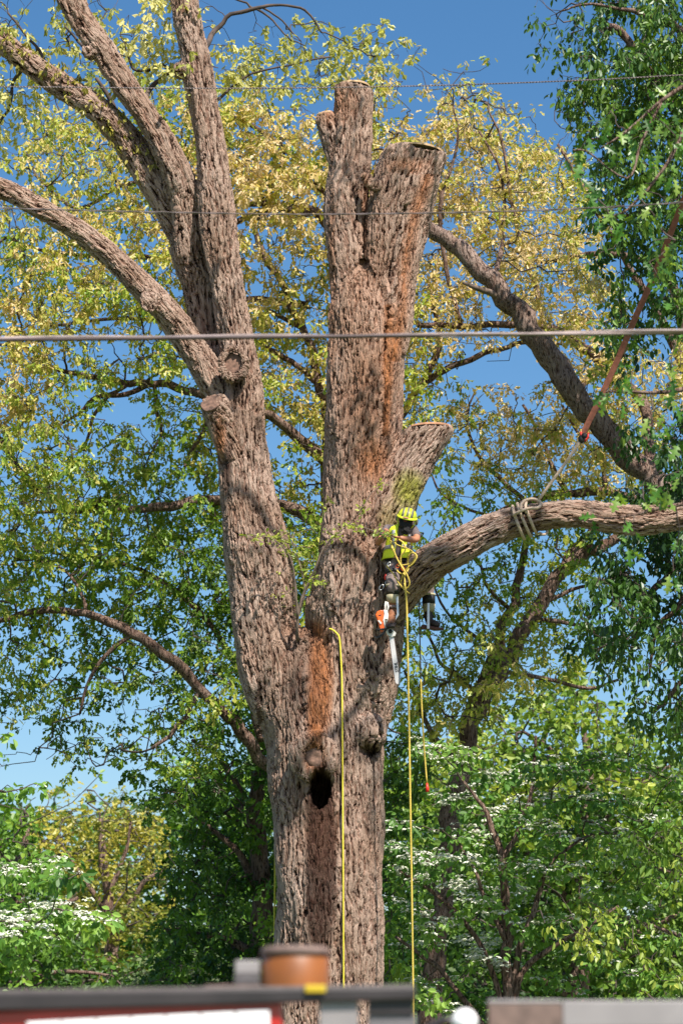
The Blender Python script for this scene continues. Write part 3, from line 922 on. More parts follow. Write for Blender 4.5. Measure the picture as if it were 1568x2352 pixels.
# --- the large oak standing behind, its trunk hidden by the big one
def tree_behind():
    Y0 = 40.0
    root = empty('oak_tree', P(800, 2560, Y0), 'spreading oak behind the topped one, gold leaves at its top and green below', 'tree', 'leafy trees behind the topped oak')
    bm = bmesh.new()
    pts = limb_mesh([(790, 2560, 60, Y0), (795, 2200, 50, Y0), (800, 1800, 46, Y0), (805, 1400, 42, Y0), (822, 1100, 38, Y0), (850, 850, 32, Y0), (850, 600, 24, Y0), (840, 400, 14, Y0), (838, 300, 6, Y0)], bm, n=5, sides=14, seed=1)
    finish_limbs('trunk', bm, M['bark_back'], root)
    limbs = [
        [(805, 1240, 22, Y0), (650, 1165, 14, Y0), (500, 1148, 12, Y0 - .5), (400, 1158, 11, Y0 - 1), (300, 1172, 9, Y0 - 1.2), (210, 1172, 6, Y0 - 1.4), (110, 1176, 4, Y0 - 1.4), (40, 1180, 3, Y0 - 1.4)],
        [(285, 1170, 9, Y0 - 1.2), (245, 1155, 10, Y0 - 1.2), (160, 1165, 9, Y0 - 1.5), (100, 1130, 9, Y0 - 1.5), (45, 1075, 9, Y0 - 1.5), (0, 1010, 8, Y0 - 1.5), (-60, 960, 7, Y0 - 1.5)],
        [(812, 1120, 18, Y0), (660, 980, 12, Y0 - .5), (520, 925, 11, Y0 - 1), (440, 900, 10, Y0 - 1), (370, 880, 9, Y0 - 1), (300, 884, 8, Y0 - 1), (225, 866, 7, Y0 - 1), (130, 850, 5, Y0 - 1), (60, 800, 4, Y0 - 1), (-20, 790, 3, Y0 - 1)],
        [(345, 882, 7, Y0 - 1), (290, 905, 6, Y0 - 1), (230, 910, 6, Y0 - 1), (180, 950, 4, Y0 - 1), (110, 990, 3, Y0 - 1)],
        [(290, 886, 5, Y0 - 1), (245, 915, 4.5, Y0 - 1), (215, 960, 4, Y0 - 1), (195, 1030, 3, Y0 - 1)],
        [(355, 884, 5, Y0 - 1), (358, 930, 4.5, Y0 - .8), (370, 975, 4, Y0 - .8), (366, 1010, 3.4, Y0 - .8), (345, 1045, 2.6, Y0 - .8)],
        [(480, 960, 7, Y0 - .6), (460, 1000, 5, Y0 - .6), (430, 1060, 4, Y0 - .6), (418, 1090, 3, Y0 - .6)],
        [(798, 1960, 26, Y0), (700, 1840, 18, Y0 - .5), (600, 1735, 15, Y0 - 1), (540, 1665, 14, Y0 - 1.3), (480, 1600, 13, Y0 - 1.5), (400, 1520, 12, Y0 - 1.8), (300, 1452, 11, Y0 - 2), (200, 1412, 9, Y0 - 2), (100, 1400, 8, Y0 - 2), (0, 1426, 6, Y0 - 2), (-70, 1430, 5, Y0 - 2)],
        [(460, 1580, 7, Y0 - 1.6), (430, 1640, 6, Y0 - 1.6), (390, 1690, 5, Y0 - 1.6), (350, 1720, 4, Y0 - 1.6)],
        [(310, 1455, 6, Y0 - 2), (250, 1500, 5, Y0 - 2), (205, 1560, 4, Y0 - 2), (185, 1640, 3, Y0 - 2)],
        [(200, 1412, 5, Y0 - 2), (190, 1370, 4, Y0 - 2), (150, 1310, 3, Y0 - 2), (90, 1290, 2.5, Y0 - 2)],
        [(836, 1010, 16, Y0), (780, 975, 12, Y0), (735, 900, 11, Y0), (718, 810, 10, Y0), (684, 735, 9, Y0), (645, 650, 8, Y0 + .2), (600, 570, 7, Y0 + .3), (575, 510, 6, Y0 + .3)],
        [(730, 880, 8, Y0), (690, 850, 7, Y0), (645, 815, 6.5, Y0), (590, 790, 6, Y0), (540, 760, 4, Y0)],
        [(690, 752, 6, Y0), (640, 725, 5, Y0), (590, 705, 4, Y0), (540, 700, 3, Y0)],
        [(750, 1250, 12, Y0), (745, 1100, 8, Y0 + .3), (742, 1000, 6, Y0 + .3), (738, 900, 4, Y0 + .3)],
        [(832, 1050, 14, Y0), (910, 960, 9, Y0), (970, 885, 8, Y0), (1020, 850, 7.5, Y0), (1080, 822, 7, Y0), (1150, 800, 6, Y0), (1210, 786, 5, Y0), (1290, 790, 3, Y0)],
        [(950, 900, 8, Y0), (985, 850, 8, Y0 + .4), (1010, 780, 7, Y0 + .4), (1000, 730, 6, Y0 + .4), (985, 650, 4, Y0 + .4)],
        [(852, 690, 14, Y0), (740, 500, 12, Y0 - 1), (690, 488, 11, Y0 - 1), (620, 470, 9, Y0 - 1), (540, 462, 7, Y0 - 1), (480, 455, 4, Y0 - 1)],
        [(640, 474, 7, Y0 - 1), (590, 488, 7, Y0 - 1), (545, 510, 7, Y0 - 1), (500, 540, 4, Y0 - 1), (440, 560, 3, Y0 - 1)],
        [(852, 560, 10, Y0), (745, 436, 7, Y0 - .8), (640, 428, 6, Y0 - .8), (530, 416, 4.5, Y0 - .8), (470, 410, 3, Y0 - .8)],
        [(560, 600, 9, Y0 + .4), (480, 600, 8, Y0), (360, 590, 7, Y0), (230, 590, 5, Y0), (100, 575, 4, Y0), (20, 545, 3, Y0)],
        [(700, 700, 9, Y0 + .5), (560, 690, 8, Y0), (440, 740, 6, Y0), (350, 730, 5, Y0), (230, 735, 4, Y0), (100, 750, 3, Y0)],
        [(530, 470, 6, Y0 + .4), (380, 420, 6, Y0), (270, 430, 5, Y0), (180, 480, 4, Y0), (80, 400, 3, Y0)],
        [(600, 1700, 10, Y0 - .5), (560, 1560, 8, Y0), (470, 1420, 7, Y0), (380, 1340, 6, Y0), (260, 1290, 5, Y0), (120, 1270, 3, Y0)],
        [(845, 500, 12, Y0), (700, 380, 8, Y0 + .5), (600, 300, 6, Y0 + .5), (500, 260, 4, Y0 + .5)],
    ]
    sk = list(pts)
    bm = bmesh.new()
    for i, sp in enumerate(limbs):
        sk += limb_mesh(sp, bm, n=4, sides=8, seed=10 + i * 2.3)
    finish_limbs('limbs', bm, M['bark_back'], root)['kind'] = 'stuff'
    def tint(C, kind):
        z = C[:, 2]
        t = .47 + np.clip((z - 10.0) / 6.0, -.3, 1.0) * .27
        t += .22 * smooth_noise(C, 1.1, 5) + .09 * smooth_noise(C, 3.0, 6)
        t = np.where(kind == 'g', t + .06, t)
        t = np.where(kind == 'm', t - .05, t)
        return np.clip(t, .03, 1)
    crown_tree(root, sk, cells_of('glm'), lambda u, v: Y0 - 1.0 + 1.4 * math.sin(u * .006 + v * .004), .9, M['leaf_gold'], M['twig'], OAKLEAF, .125, tint,
               amount=1.0, n_leaf=7, droop=.7, twig_r=.005, clumps=3, maxr=.05, tint_var=.15)
tree_behind()

# --- the oak that leans in from the right
def leaning_oak():
    Y0 = 36.5
    root = empty('oak_tree', P(1830, 2620, Y0), 'oak leaning in from the right with gold young leaves along its long bare slanting limb', 'tree', 'leafy trees behind the topped oak')
    bm = bmesh.new()
    pts = limb_mesh([(1830, 2620, 60, Y0), (1800, 2200, 48, Y0), (1740, 1700, 38, Y0), (1650, 1300, 32, Y0), (1570, 1180, 30, Y0), (1500, 1105, 29, Y0), (1400, 1000, 28, Y0), (1330, 922, 27, Y0), (1262, 822, 27, Y0), (1200, 730, 25, Y0), (1130, 650, 22, Y0), (1050, 572, 20, Y0), (975, 518, 16, Y0), (900, 490, 13, Y0), (800, 495, 10, Y0)], bm, n=5, sides=14, seed=4)
    finish_limbs('trunk', bm, bark_mat('slanting_limb_bark', light=(.33, .25, .21), dark=(.07, .045, .035), disp=.05, scale=1.2), root)
    Y1 = Y0 + 3
    limbs = [
        [(1500, 1105, 14, Y0), (1470, 920, 13, Y0 + 1), (1400, 860, 12, Y1), (1330, 790, 11, Y1), (1250, 752, 10, Y1), (1150, 745, 8, Y1), (1060, 750, 7, Y1), (960, 745, 6, Y1)],
        [(1568, 1180, 18, Y0), (1600, 900, 14, Y1), (1540, 650, 11, Y1), (1480, 600, 9, Y1), (1350, 585, 7, Y1), (1250, 600, 5, Y1), (1150, 560, 3.5, Y1)],
        [(1600, 900, 12, Y1), (1500, 700, 9, Y1), (1400, 540, 7, Y1), (1330, 420, 5, Y1), (1280, 330, 3.5, Y1)],
        [(1250, 752, 7, Y1), (1225, 650, 6, Y1), (1190, 540, 5, Y1), (1170, 440, 4, Y1), (1150, 320, 3, Y1), (1120, 250, 2, Y1)],
        [(1128, 648, 7, Y0), (1145, 600, 6, Y0 + .6), (1155, 520, 5, Y1), (1150, 400, 3.6, Y1), (1100, 300, 2.6, Y1)],
        [(1060, 750, 6, Y1), (1030, 650, 5, Y1), (1012, 540, 5, Y1), (1015, 450, 4, Y1), (1050, 330, 3, Y1), (1040, 240, 2, Y1)],
        [(1010, 520, 5, Y1), (1010, 440, 5, Y1), (985, 420, 3.5, Y1), (1010, 370, 3, Y1)],
        [(1320, 905, 7, Y0), (1360, 860, 6, Y1), (1440, 800, 5, Y1), (1500, 740, 4, Y1)],
        [(1545, 1150, 14, Y0), (1500, 1150, 12, Y1), (1400, 1128, 10, Y1), (1300, 1132, 9, Y1), (1200, 1150, 8, Y1), (1130, 1185, 6, Y1), (1085, 1200, 5, Y1), (1060, 1225, 4, Y1)],
        [(1300, 1132, 6, Y1), (1262, 1060, 5, Y1), (1240, 1000, 4, Y1), (1200, 930, 3, Y1)],
        [(1200, 1145, 6, Y1), (1130, 1085, 5, Y1), (1090, 1030, 4, Y1), (1070, 960, 3, Y1), (1090, 900, 2, Y1)],
        [(1390, 1128, 6, Y1), (1380, 1060, 5, Y1), (1330, 1000, 4, Y1), (1290, 930, 3, Y1)],
        [(1130, 1185, 4, Y1), (1060, 1165, 3.4, Y1), (1010, 1130, 2.8, Y1), (990, 1090, 2, Y1)],
    ]
    sk = list(pts)
    bm = bmesh.new()
    for i, sp in enumerate(limbs):
        sk += limb_mesh(sp, bm, n=4, sides=8, seed=110 + i * 2.3)
    finish_limbs('limbs', bm, M['bark_back'], root)['kind'] = 'stuff'
    o = tube_obj('dead_stub', [P(1160, 690, Y0), P(1125, 672, Y0 - .1), P(1090, 660, Y0 - .2), P(1062, 649, Y0 - .25)], [.075, .055, .045, .02], M['twig_pale'], root)
    o['label'] = 'pale broken stub pointing left from the slanting limb'
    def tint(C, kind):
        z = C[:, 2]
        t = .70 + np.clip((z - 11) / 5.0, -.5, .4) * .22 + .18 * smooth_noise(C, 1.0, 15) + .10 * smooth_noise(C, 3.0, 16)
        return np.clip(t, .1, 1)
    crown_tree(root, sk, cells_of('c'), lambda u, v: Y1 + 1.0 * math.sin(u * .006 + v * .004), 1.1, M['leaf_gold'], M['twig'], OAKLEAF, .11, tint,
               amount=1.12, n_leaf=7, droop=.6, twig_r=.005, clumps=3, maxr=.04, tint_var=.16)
leaning_oak()

# --- thin open tree at the right behind the rigged limb
def open_tree():
    Y0 = 39.0
    root = empty('oak_tree', P(985, 2560, Y0), 'slender forked oak with sparse leaves under the roped limb', 'tree', 'leafy trees behind the topped oak')
    bm = bmesh.new()
    pts = limb_mesh([(985, 2560, 32, Y0), (1000, 2200, 25, Y0), (1020, 2000, 23, Y0), (1040, 1850, 22, Y0), (1062, 1750, 21, Y0), (1095, 1630, 21, Y0), (1140, 1550, 20, Y0), (1180, 1480, 19, Y0), (1230, 1410, 18, Y0), (1290, 1312, 16, Y0), (1345, 1270, 14, Y0), (1400, 1245, 12, Y0), (1470, 1200, 9, Y0), (1560, 1150, 6, Y0)], bm, n=5, sides=14, seed=7)
    finish_limbs('trunk', bm, M['bark_back'], root)
    limbs = [
        [(1085, 1650, 16, Y0), (1105, 1580, 15, Y0 + .5), (1140, 1480, 12, Y0 + .6), (1175, 1390, 11, Y0 + .6), (1195, 1310, 9, Y0 + .6), (1212, 1220, 7, Y0 + .6), (1220, 1150, 5, Y0 + .6)],
        [(1290, 1315, 10, Y0), (1305, 1270, 9, Y0 + .4), (1350, 1225, 7, Y0 + .4), (1375, 1180, 5, Y0 + .4)],
        [(1215, 1425, 7, Y0), (1300, 1430, 5, Y0), (1360, 1450, 4, Y0), (1400, 1490, 3, Y0), (1440, 1500, 2, Y0)],
        [(1245, 1385, 6, Y0), (1330, 1350, 4, Y0), (1400, 1330, 3, Y0), (1470, 1330, 2, Y0)],
        [(1165, 1395, 5, Y0 + .6), (1120, 1350, 4, Y0), (1100, 1290, 3, Y0), (1060, 1250, 2, Y0)],
        [(1130, 1490, 5, Y0 + .6), (1060, 1440, 4, Y0), (1020, 1400, 3, Y0), (990, 1330, 2, Y0)],
        [(1060, 1760, 10, Y0), (1000, 1700, 7, Y0), (960, 1620, 5, Y0), (930, 1540, 3, Y0)],
        [(1110, 1620, 6, Y0), (1060, 1560, 5, Y0), (1010, 1520, 4, Y0), (980, 1450, 3, Y0)],
        [(1150, 1540, 6, Y0), (1250, 1560, 5, Y0), (1350, 1580, 4, Y0), (1420, 1560, 3, Y0)],
    ]
    sk = list(pts)
    bm = bmesh.new()
    for i, sp in enumerate(limbs):
        sk += limb_mesh(sp, bm, n=4, sides=8, seed=210 + i * 2.3)
    finish_limbs('limbs', bm, M['bark_back'], root)['kind'] = 'stuff'
    def tint(C, kind):
        return np.clip(.42 + .2 * smooth_noise(C, 1.1, 25) + .12 * smooth_noise(C, 3.0, 26), .05, 1)
    crown_tree(root, sk, cells_of('d'), lambda u, v: Y0 + 1.2 * math.sin(u * .007 + v * .003), 1.3, M['leaf_gold'], M['twig'], OAKLEAF, .115, tint,
               amount=1.0, n_leaf=7, droop=.7, twig_r=.005, clumps=3, maxr=.035)
open_tree()

# --- glossy-leaved tree filling the right edge
def glossy_tree():
    Y0 = 33.5
    root = empty('cherry_tree', P(1850, 2700, Y0), 'tall tree down the right edge with dark glossy oval leaves', 'tree', 'leafy trees behind the topped oak')
    bm = bmesh.new()
    pts = limb_mesh([(1850, 2700, 60, Y0), (1830, 2200, 50, Y0), (1790, 1600, 44, Y0), (1740, 1000, 38, Y0), (1690, 500, 32, Y0), (1640, 100, 22, Y0), (1600, -200, 12, Y0)], bm, n=5, sides=14, seed=9)
    finish_limbs('trunk', bm, M['bark_back'], root)
    limbs = [
        [(1690, 500, 20, Y0), (1600, 330, 14, Y0), (1510, 200, 11, Y0), (1440, 90, 9, Y0), (1400, 62, 12, Y0 - .1)],
        [(1640, 100, 14, Y0), (1560, 60, 10, Y0), (1480, 30, 8, Y0), (1420, 20, 4, Y0), (1340, 10, 3, Y0), (1290, 25, 2, Y0)],
        [(1600, 330, 10, Y0), (1500, 300, 7, Y0), (1420, 310, 5, Y0), (1350, 320, 3, Y0)],
        [(1700, 560, 16, Y0), (1600, 520, 10, Y0), (1500, 480, 7, Y0), (1430, 500, 4, Y0)],
        [(1760, 1200, 20, Y0), (1640, 1240, 13, Y0), (1560, 1290, 10, Y0), (1490, 1370, 7, Y0), (1455, 1470, 5, Y0), (1440, 1540, 3, Y0)],
        [(1640, 1240, 9, Y0), (1568, 1380, 7, Y0), (1510, 1440, 5, Y0), (1490, 1560, 3, Y0)],
        [(1780, 1450, 15, Y0), (1650, 1500, 9, Y0), (1570, 1560, 6, Y0), (1500, 1640, 4, Y0)],
        [(1750, 1080, 15, Y0), (1650, 1000, 9, Y0), (1560, 980, 6, Y0)],
    ]
    sk = list(pts)
    bm = bmesh.new()
    for i, sp in enumerate(limbs):
        sk += limb_mesh(sp, bm, n=4, sides=8, seed=310 + i * 2.3)
    finish_limbs('limbs', bm, M['bark_back'], root)['kind'] = 'stuff'
    def tint(C, kind):
        return np.clip(.45 + .28 * smooth_noise(C, 1.3, 35) + .12 * smooth_noise(C, 4.0, 36), .02, 1)
    crown_tree(root, sk, [q for q in cells_of('e', 2) if q[0] < 12 or (q[0] * 7 + q[1] * 5) % 4], lambda u, v: Y0 + .5 * math.sin(u * .01 + v * .006), .9, M['leaf_gloss'], M['twig'], ELL, .118, tint,
               amount=1.15, n_leaf=7, droop=.9, twig_r=.004, clumps=3, maxr=.03, tuft_spread=.14)
glossy_tree()

def simple_tree(name, label, base, trunk, limbs, kinds, Y0, depth, leafmat, tmpl, llen, tintfun, seed, barkr=1.0, cells=None, **kw):
    root = empty(name, base, label, 'tree', 'leafy trees behind the topped oak')
    bm = bmesh.new()
    sk = limb_mesh(trunk, bm, n=5, sides=12, seed=seed)
    finish_limbs('trunk', bm, M['bark_back'], root)
    bm = bmesh.new()
    for i, sp in enumerate(limbs):
        sk += limb_mesh(sp, bm, n=4, sides=7, seed=seed + 3 + i * 2.3)
    finish_limbs('limbs', bm, M['bark_back'], root)['kind'] = 'stuff'
    crown_tree(root, sk, cells if cells is not None else cells_of(kinds), lambda u, v: Y0 + depth * .8 * math.sin(u * .008 + v * .006 + seed), depth, leafmat, M['twig'], tmpl, llen, tintfun, **kw)
    return root

simple_tree('maple_tree', 'dense dark green maple just left of the big trunk, branches hanging low', P(640, 2600, 43),
    [(620, 2600, 36, 43), (610, 2300, 28, 43), (600, 2050, 24, 43), (590, 1850, 18, 43), (600, 1650, 10, 43)],
    [[(600, 2050, 12, 43), (540, 1950, 8, 43), (480, 1900, 5, 43), (420, 1850, 3, 43)], [(605, 2150, 12, 43), (700, 2050, 8, 43), (800, 2000, 5, 43)],
     [(595, 1900, 10, 43), (520, 1760, 6, 43), (440, 1700, 4, 43)], [(605, 2200, 12, 43), (500, 2150, 8, 43), (400, 2150, 5, 43)],
     [(610, 2250, 10, 43), (520, 2260, 7, 43), (440, 2280, 4, 43)], [(595, 1800, 8, 43), (700, 1700, 5, 43), (800, 1650, 4, 43)]],
    'f', 43, 1.8, M['leaf_maple'], OAKLEAF, .15, lambda C, k: np.clip(.42 + .3 * smooth_noise(C, .9, 45) + .12 * smooth_noise(C, 3, 46), .02, 1), 60, amount=1.0, n_leaf=6, droop=.65, clumps=3, twig_r=.006)

simple_tree('oak_tree', 'distant rounded oak with mustard yellow leaves low at the left', P(250, 2480, 70),
    [(250, 2480, 22, 70), (255, 2250, 18, 70), (250, 2100, 15, 70), (240, 1980, 10, 70), (230, 1880, 5, 70)],
    [[(252, 2150, 9, 70), (320, 2040, 6, 70), (370, 2000, 4, 70)], [(250, 2100, 8, 70), (180, 2000, 5, 70), (130, 1920, 3, 70)], [(250, 2060, 7, 70), (290, 1950, 4, 70), (300, 1890, 3, 70)]],
    'h', 70, 2.0, M['leaf_far'], OAKLEAF, .22, lambda C, k: np.clip(.5 + .3 * smooth_noise(C, .9, 55) + .1 * smooth_noise(C, 3, 56), .0, 1), 70, amount=1.0, n_leaf=6, droop=.2, clumps=3, twig_r=.012, tuft_spread=.2, maxr=.08)

simple_tree('dark_tree', 'dark green tree at the lower left edge behind the white blossom', P(40, 2520, 58),
    [(40, 2520, 26, 58), (45, 2250, 20, 58), (40, 2050, 14, 58), (60, 1900, 8, 58)],
    [[(45, 2200, 9, 58), (120, 2100, 6, 58), (180, 2060, 4, 58)], [(42, 2100, 8, 58), (0, 1980, 5, 58), (-30, 1850, 3, 58)], [(45, 2260, 8, 58), (150, 2230, 5, 58), (260, 2240, 3, 58)]],
    'k', 58, 1.8, M['leaf_maple'], BROAD, .16, lambda C, k: np.clip(.33 + .25 * smooth_noise(C, 1, 65) + .1 * smooth_noise(C, 3, 66), .0, 1), 80, amount=1.1, n_leaf=6, droop=.3, clumps=3, twig_r=.009, tuft_spread=.16, maxr=.07)

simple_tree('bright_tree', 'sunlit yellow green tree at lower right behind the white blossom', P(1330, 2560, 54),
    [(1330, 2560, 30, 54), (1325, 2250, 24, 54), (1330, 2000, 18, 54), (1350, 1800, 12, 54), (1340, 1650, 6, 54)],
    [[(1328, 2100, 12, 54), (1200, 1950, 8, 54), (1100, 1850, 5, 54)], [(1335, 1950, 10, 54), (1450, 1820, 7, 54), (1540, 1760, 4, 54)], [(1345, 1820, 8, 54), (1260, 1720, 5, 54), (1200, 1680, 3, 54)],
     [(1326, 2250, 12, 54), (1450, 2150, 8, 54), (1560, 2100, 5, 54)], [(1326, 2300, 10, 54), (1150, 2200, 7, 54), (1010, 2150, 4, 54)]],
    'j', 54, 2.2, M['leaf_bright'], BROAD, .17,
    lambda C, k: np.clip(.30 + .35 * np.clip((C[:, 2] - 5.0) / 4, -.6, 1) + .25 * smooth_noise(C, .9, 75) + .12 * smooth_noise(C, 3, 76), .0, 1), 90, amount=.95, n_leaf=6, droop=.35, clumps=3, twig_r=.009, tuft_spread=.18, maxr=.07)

# ------------------------------------------------------------------ outline solids, lofts, skinned figures
def solid(bm, outline, Y, th, bev=0.0, lean=0.0):
    """a flat-sided solid from an outline in sheet coordinates, th metres thick"""
    v0 = outline[0][1]
    f = []; b = []
    for (u, v) in outline:
        p = P(u, v, Y)
        y = Y + lean * (v - v0) * .0057
        p = P(u, v, y)
        f.append(bm.verts.new(p)); b.append(bm.verts.new(p + Vector((0, th, 0))))
    n = len(f)
    f1 = bm.faces.new(f); f2 = bm.faces.new(b[::-1])
    for i in range(n):
        bm.faces.new((f[i], b[i], b[(i + 1) % n], f[(i + 1) % n]))
    if bev:
        bmesh.ops.recalc_face_normals(bm, faces=bm.faces[:])
        es = list(f1.edges) + list(f2.edges)
        bmesh.ops.bevel(bm, geom=es, offset=bev, segments=2, affect='EDGES', profile=.5)

def solid_obj(name, outline, Y, th, mat, parent, bev=0.0, lean=0.0):
    bm = bmesh.new(); solid(bm, outline, Y, th, bev, lean)
    return bm_obj(name, bm, mat, parent, smooth=False)

def loft(bm, rings, seg=28, cap=True, wrinkle=0.0, a0=0, a1=360, seed=0.0):
    """rings: (centre Vector, rx, ry[, tilt matrix]); a closed surface through ellipses"""
    rows = []
    full = (a1 - a0) >= 359.9
    m = seg if full else seg + 1
    for i, rg in enumerate(rings):
        c, rx, ry = rg[:3]; rot = rg[3] if len(rg) > 3 else None
        row = []
        for k in range(m):
            a = R(a0 + (a1 - a0) * k / seg)
            w = 1 + wrinkle * mnoise.noise(Vector((math.cos(a) * 2.2 + seed, math.sin(a) * 2.2, i * .55 + seed)))
            q = Vector((math.sin(a) * rx * w, -math.cos(a) * ry * w, 0))
            if rot: q = rot @ q
            row.append(bm.verts.new(c + q))
        rows.append(row)
    for r0, r1 in zip(rows[:-1], rows[1:]):
        for k in range(m if full else m - 1):
            bm.faces.new((r0[k], r0[(k + 1) % m], r1[(k + 1) % m], r1[k]))
    if cap and full:
        bm.faces.new(rows[0][::-1]); bm.faces.new(rows[-1])
    return rows

def skinned(name, verts, edges, mat, parent, sub=2, root=0):
    """verts: (Vector, rx, ry)"""
    me = bpy.data.meshes.new(name)
    me.from_pydata([tuple(v[0]) for v in verts], edges, [])
    o = bpy.data.objects.new(name, me); col.objects.link(o)
    md = o.modifiers.new('skin', 'SKIN'); md.use_smooth_shade = True
    for i, sv in enumerate(me.skin_vertices[0].data):
        sv.radius = (verts[i][1], verts[i][2] if len(verts[i]) > 2 else verts[i][1])
        sv.use_root = (i == root)
    sb = o.modifiers.new('sub', 'SUBSURF'); sb.levels = sub; sb.render_levels = sub
    dg = bpy.context.evaluated_depsgraph_get()
    m2 = bpy.data.meshes.new_from_object(o.evaluated_get(dg), depsgraph=dg)
    bpy.data.objects.remove(o); bpy.data.meshes.remove(me)
    m2.name = name; m2.materials.clear()
    return link_mesh(name, m2, mat, parent)

def rope(name, pts, r_px, mat, parent=None, n=6, sides=8, twist=True):
    s = spline(pts, n)
    V = [P(q[0], q[1], q[2]) for q in s]
    rr = [r_px * pxm(q[2], q[1]) for q in s]
    return tube_obj(name, V, rr, mat, parent, sides)

# ------------------------------------------------------------------ the worker
M['skin'] = plain('tanned_skin', (0.42, 0.175, 0.095), .5, var=.1, scale=25)
M['shirt'] = plain('grey_brown_shirt', (0.13, 0.10, 0.10), .9, var=.2, scale=20, bump=.3)
M['vest'] = plain('yellow_safety_vest', (0.80, 0.88, 0.03), .7, var=.08, scale=12, bump=.3)
M['reflect'] = plain('silver_reflective_tape', (0.36, 0.35, 0.36), .4, var=.05)
M['trouser'] = plain('brown_grey_trousers', (0.21, 0.155, 0.14), .9, var=.25, scale=14, bump=.4)
M['black'] = plain('black_webbing', (0.012, 0.011, 0.011), .6, var=.2)
M['helmet'] = plain('yellow_helmet', (0.62, 0.70, 0.03), .3, var=.03, coat=.4)
M['helmet_grey'] = plain('grey_vent_panel', (0.16, 0.15, 0.10), .5)
M['hair'] = plain('black_beard', (0.008, 0.006, 0.006), .8, var=.4, scale=90, bump=.8)
M['cap'] = plain('faded_orange_cap', (0.50, 0.22, 0.14), .8, var=.1)
M['leather'] = plain('brown_leather', (0.20, 0.075, 0.03), .6, var=.4, scale=30, bump=.4)
M['dark_leather'] = plain('dark_brown_leather', (0.035, 0.022, 0.018), .6, var=.4, scale=30, bump=.3)
M['sole'] = plain('reddish_sole', (0.10, 0.035, 0.025), .8)
M['pad'] = plain('tan_shin_pad', (0.42, 0.36, 0.22), .7, var=.15, scale=20)
M['steel'] = plain('steel', (0.55, 0.54, 0.52), .35, metal=.8, var=.1)
M['orange'] = plain('orange_plastic', (0.88, 0.14, 0.01), .35, var=.05, coat=.3)
M['red'] = plain('red_plastic', (0.75, 0.03, 0.015), .4)
M['white_plastic'] = plain('white_plastic', (0.72, 0.68, 0.62), .5, var=.08)
M['rope_yellow'] = plain('yellow_rope', (0.58, 0.42, 0.07), .75, var=.18, scale=60, bump=.5)
M['rope_lime'] = plain('lime_yellow_rope', (0.62, 0.52, 0.04), .7, var=.12, scale=60, bump=.5)
M['rope_tan'] = plain('tan_rope', (0.52, 0.38, 0.27), .85, var=.25, scale=50, bump=.6)
M['rope_grey'] = plain('dark_grey_rope', (0.07, 0.055, 0.055), .85, var=.2)
M['strap'] = plain('red_brown_strap', (0.26, 0.085, 0.045), .8, var=.2, scale=25, bump=.3)

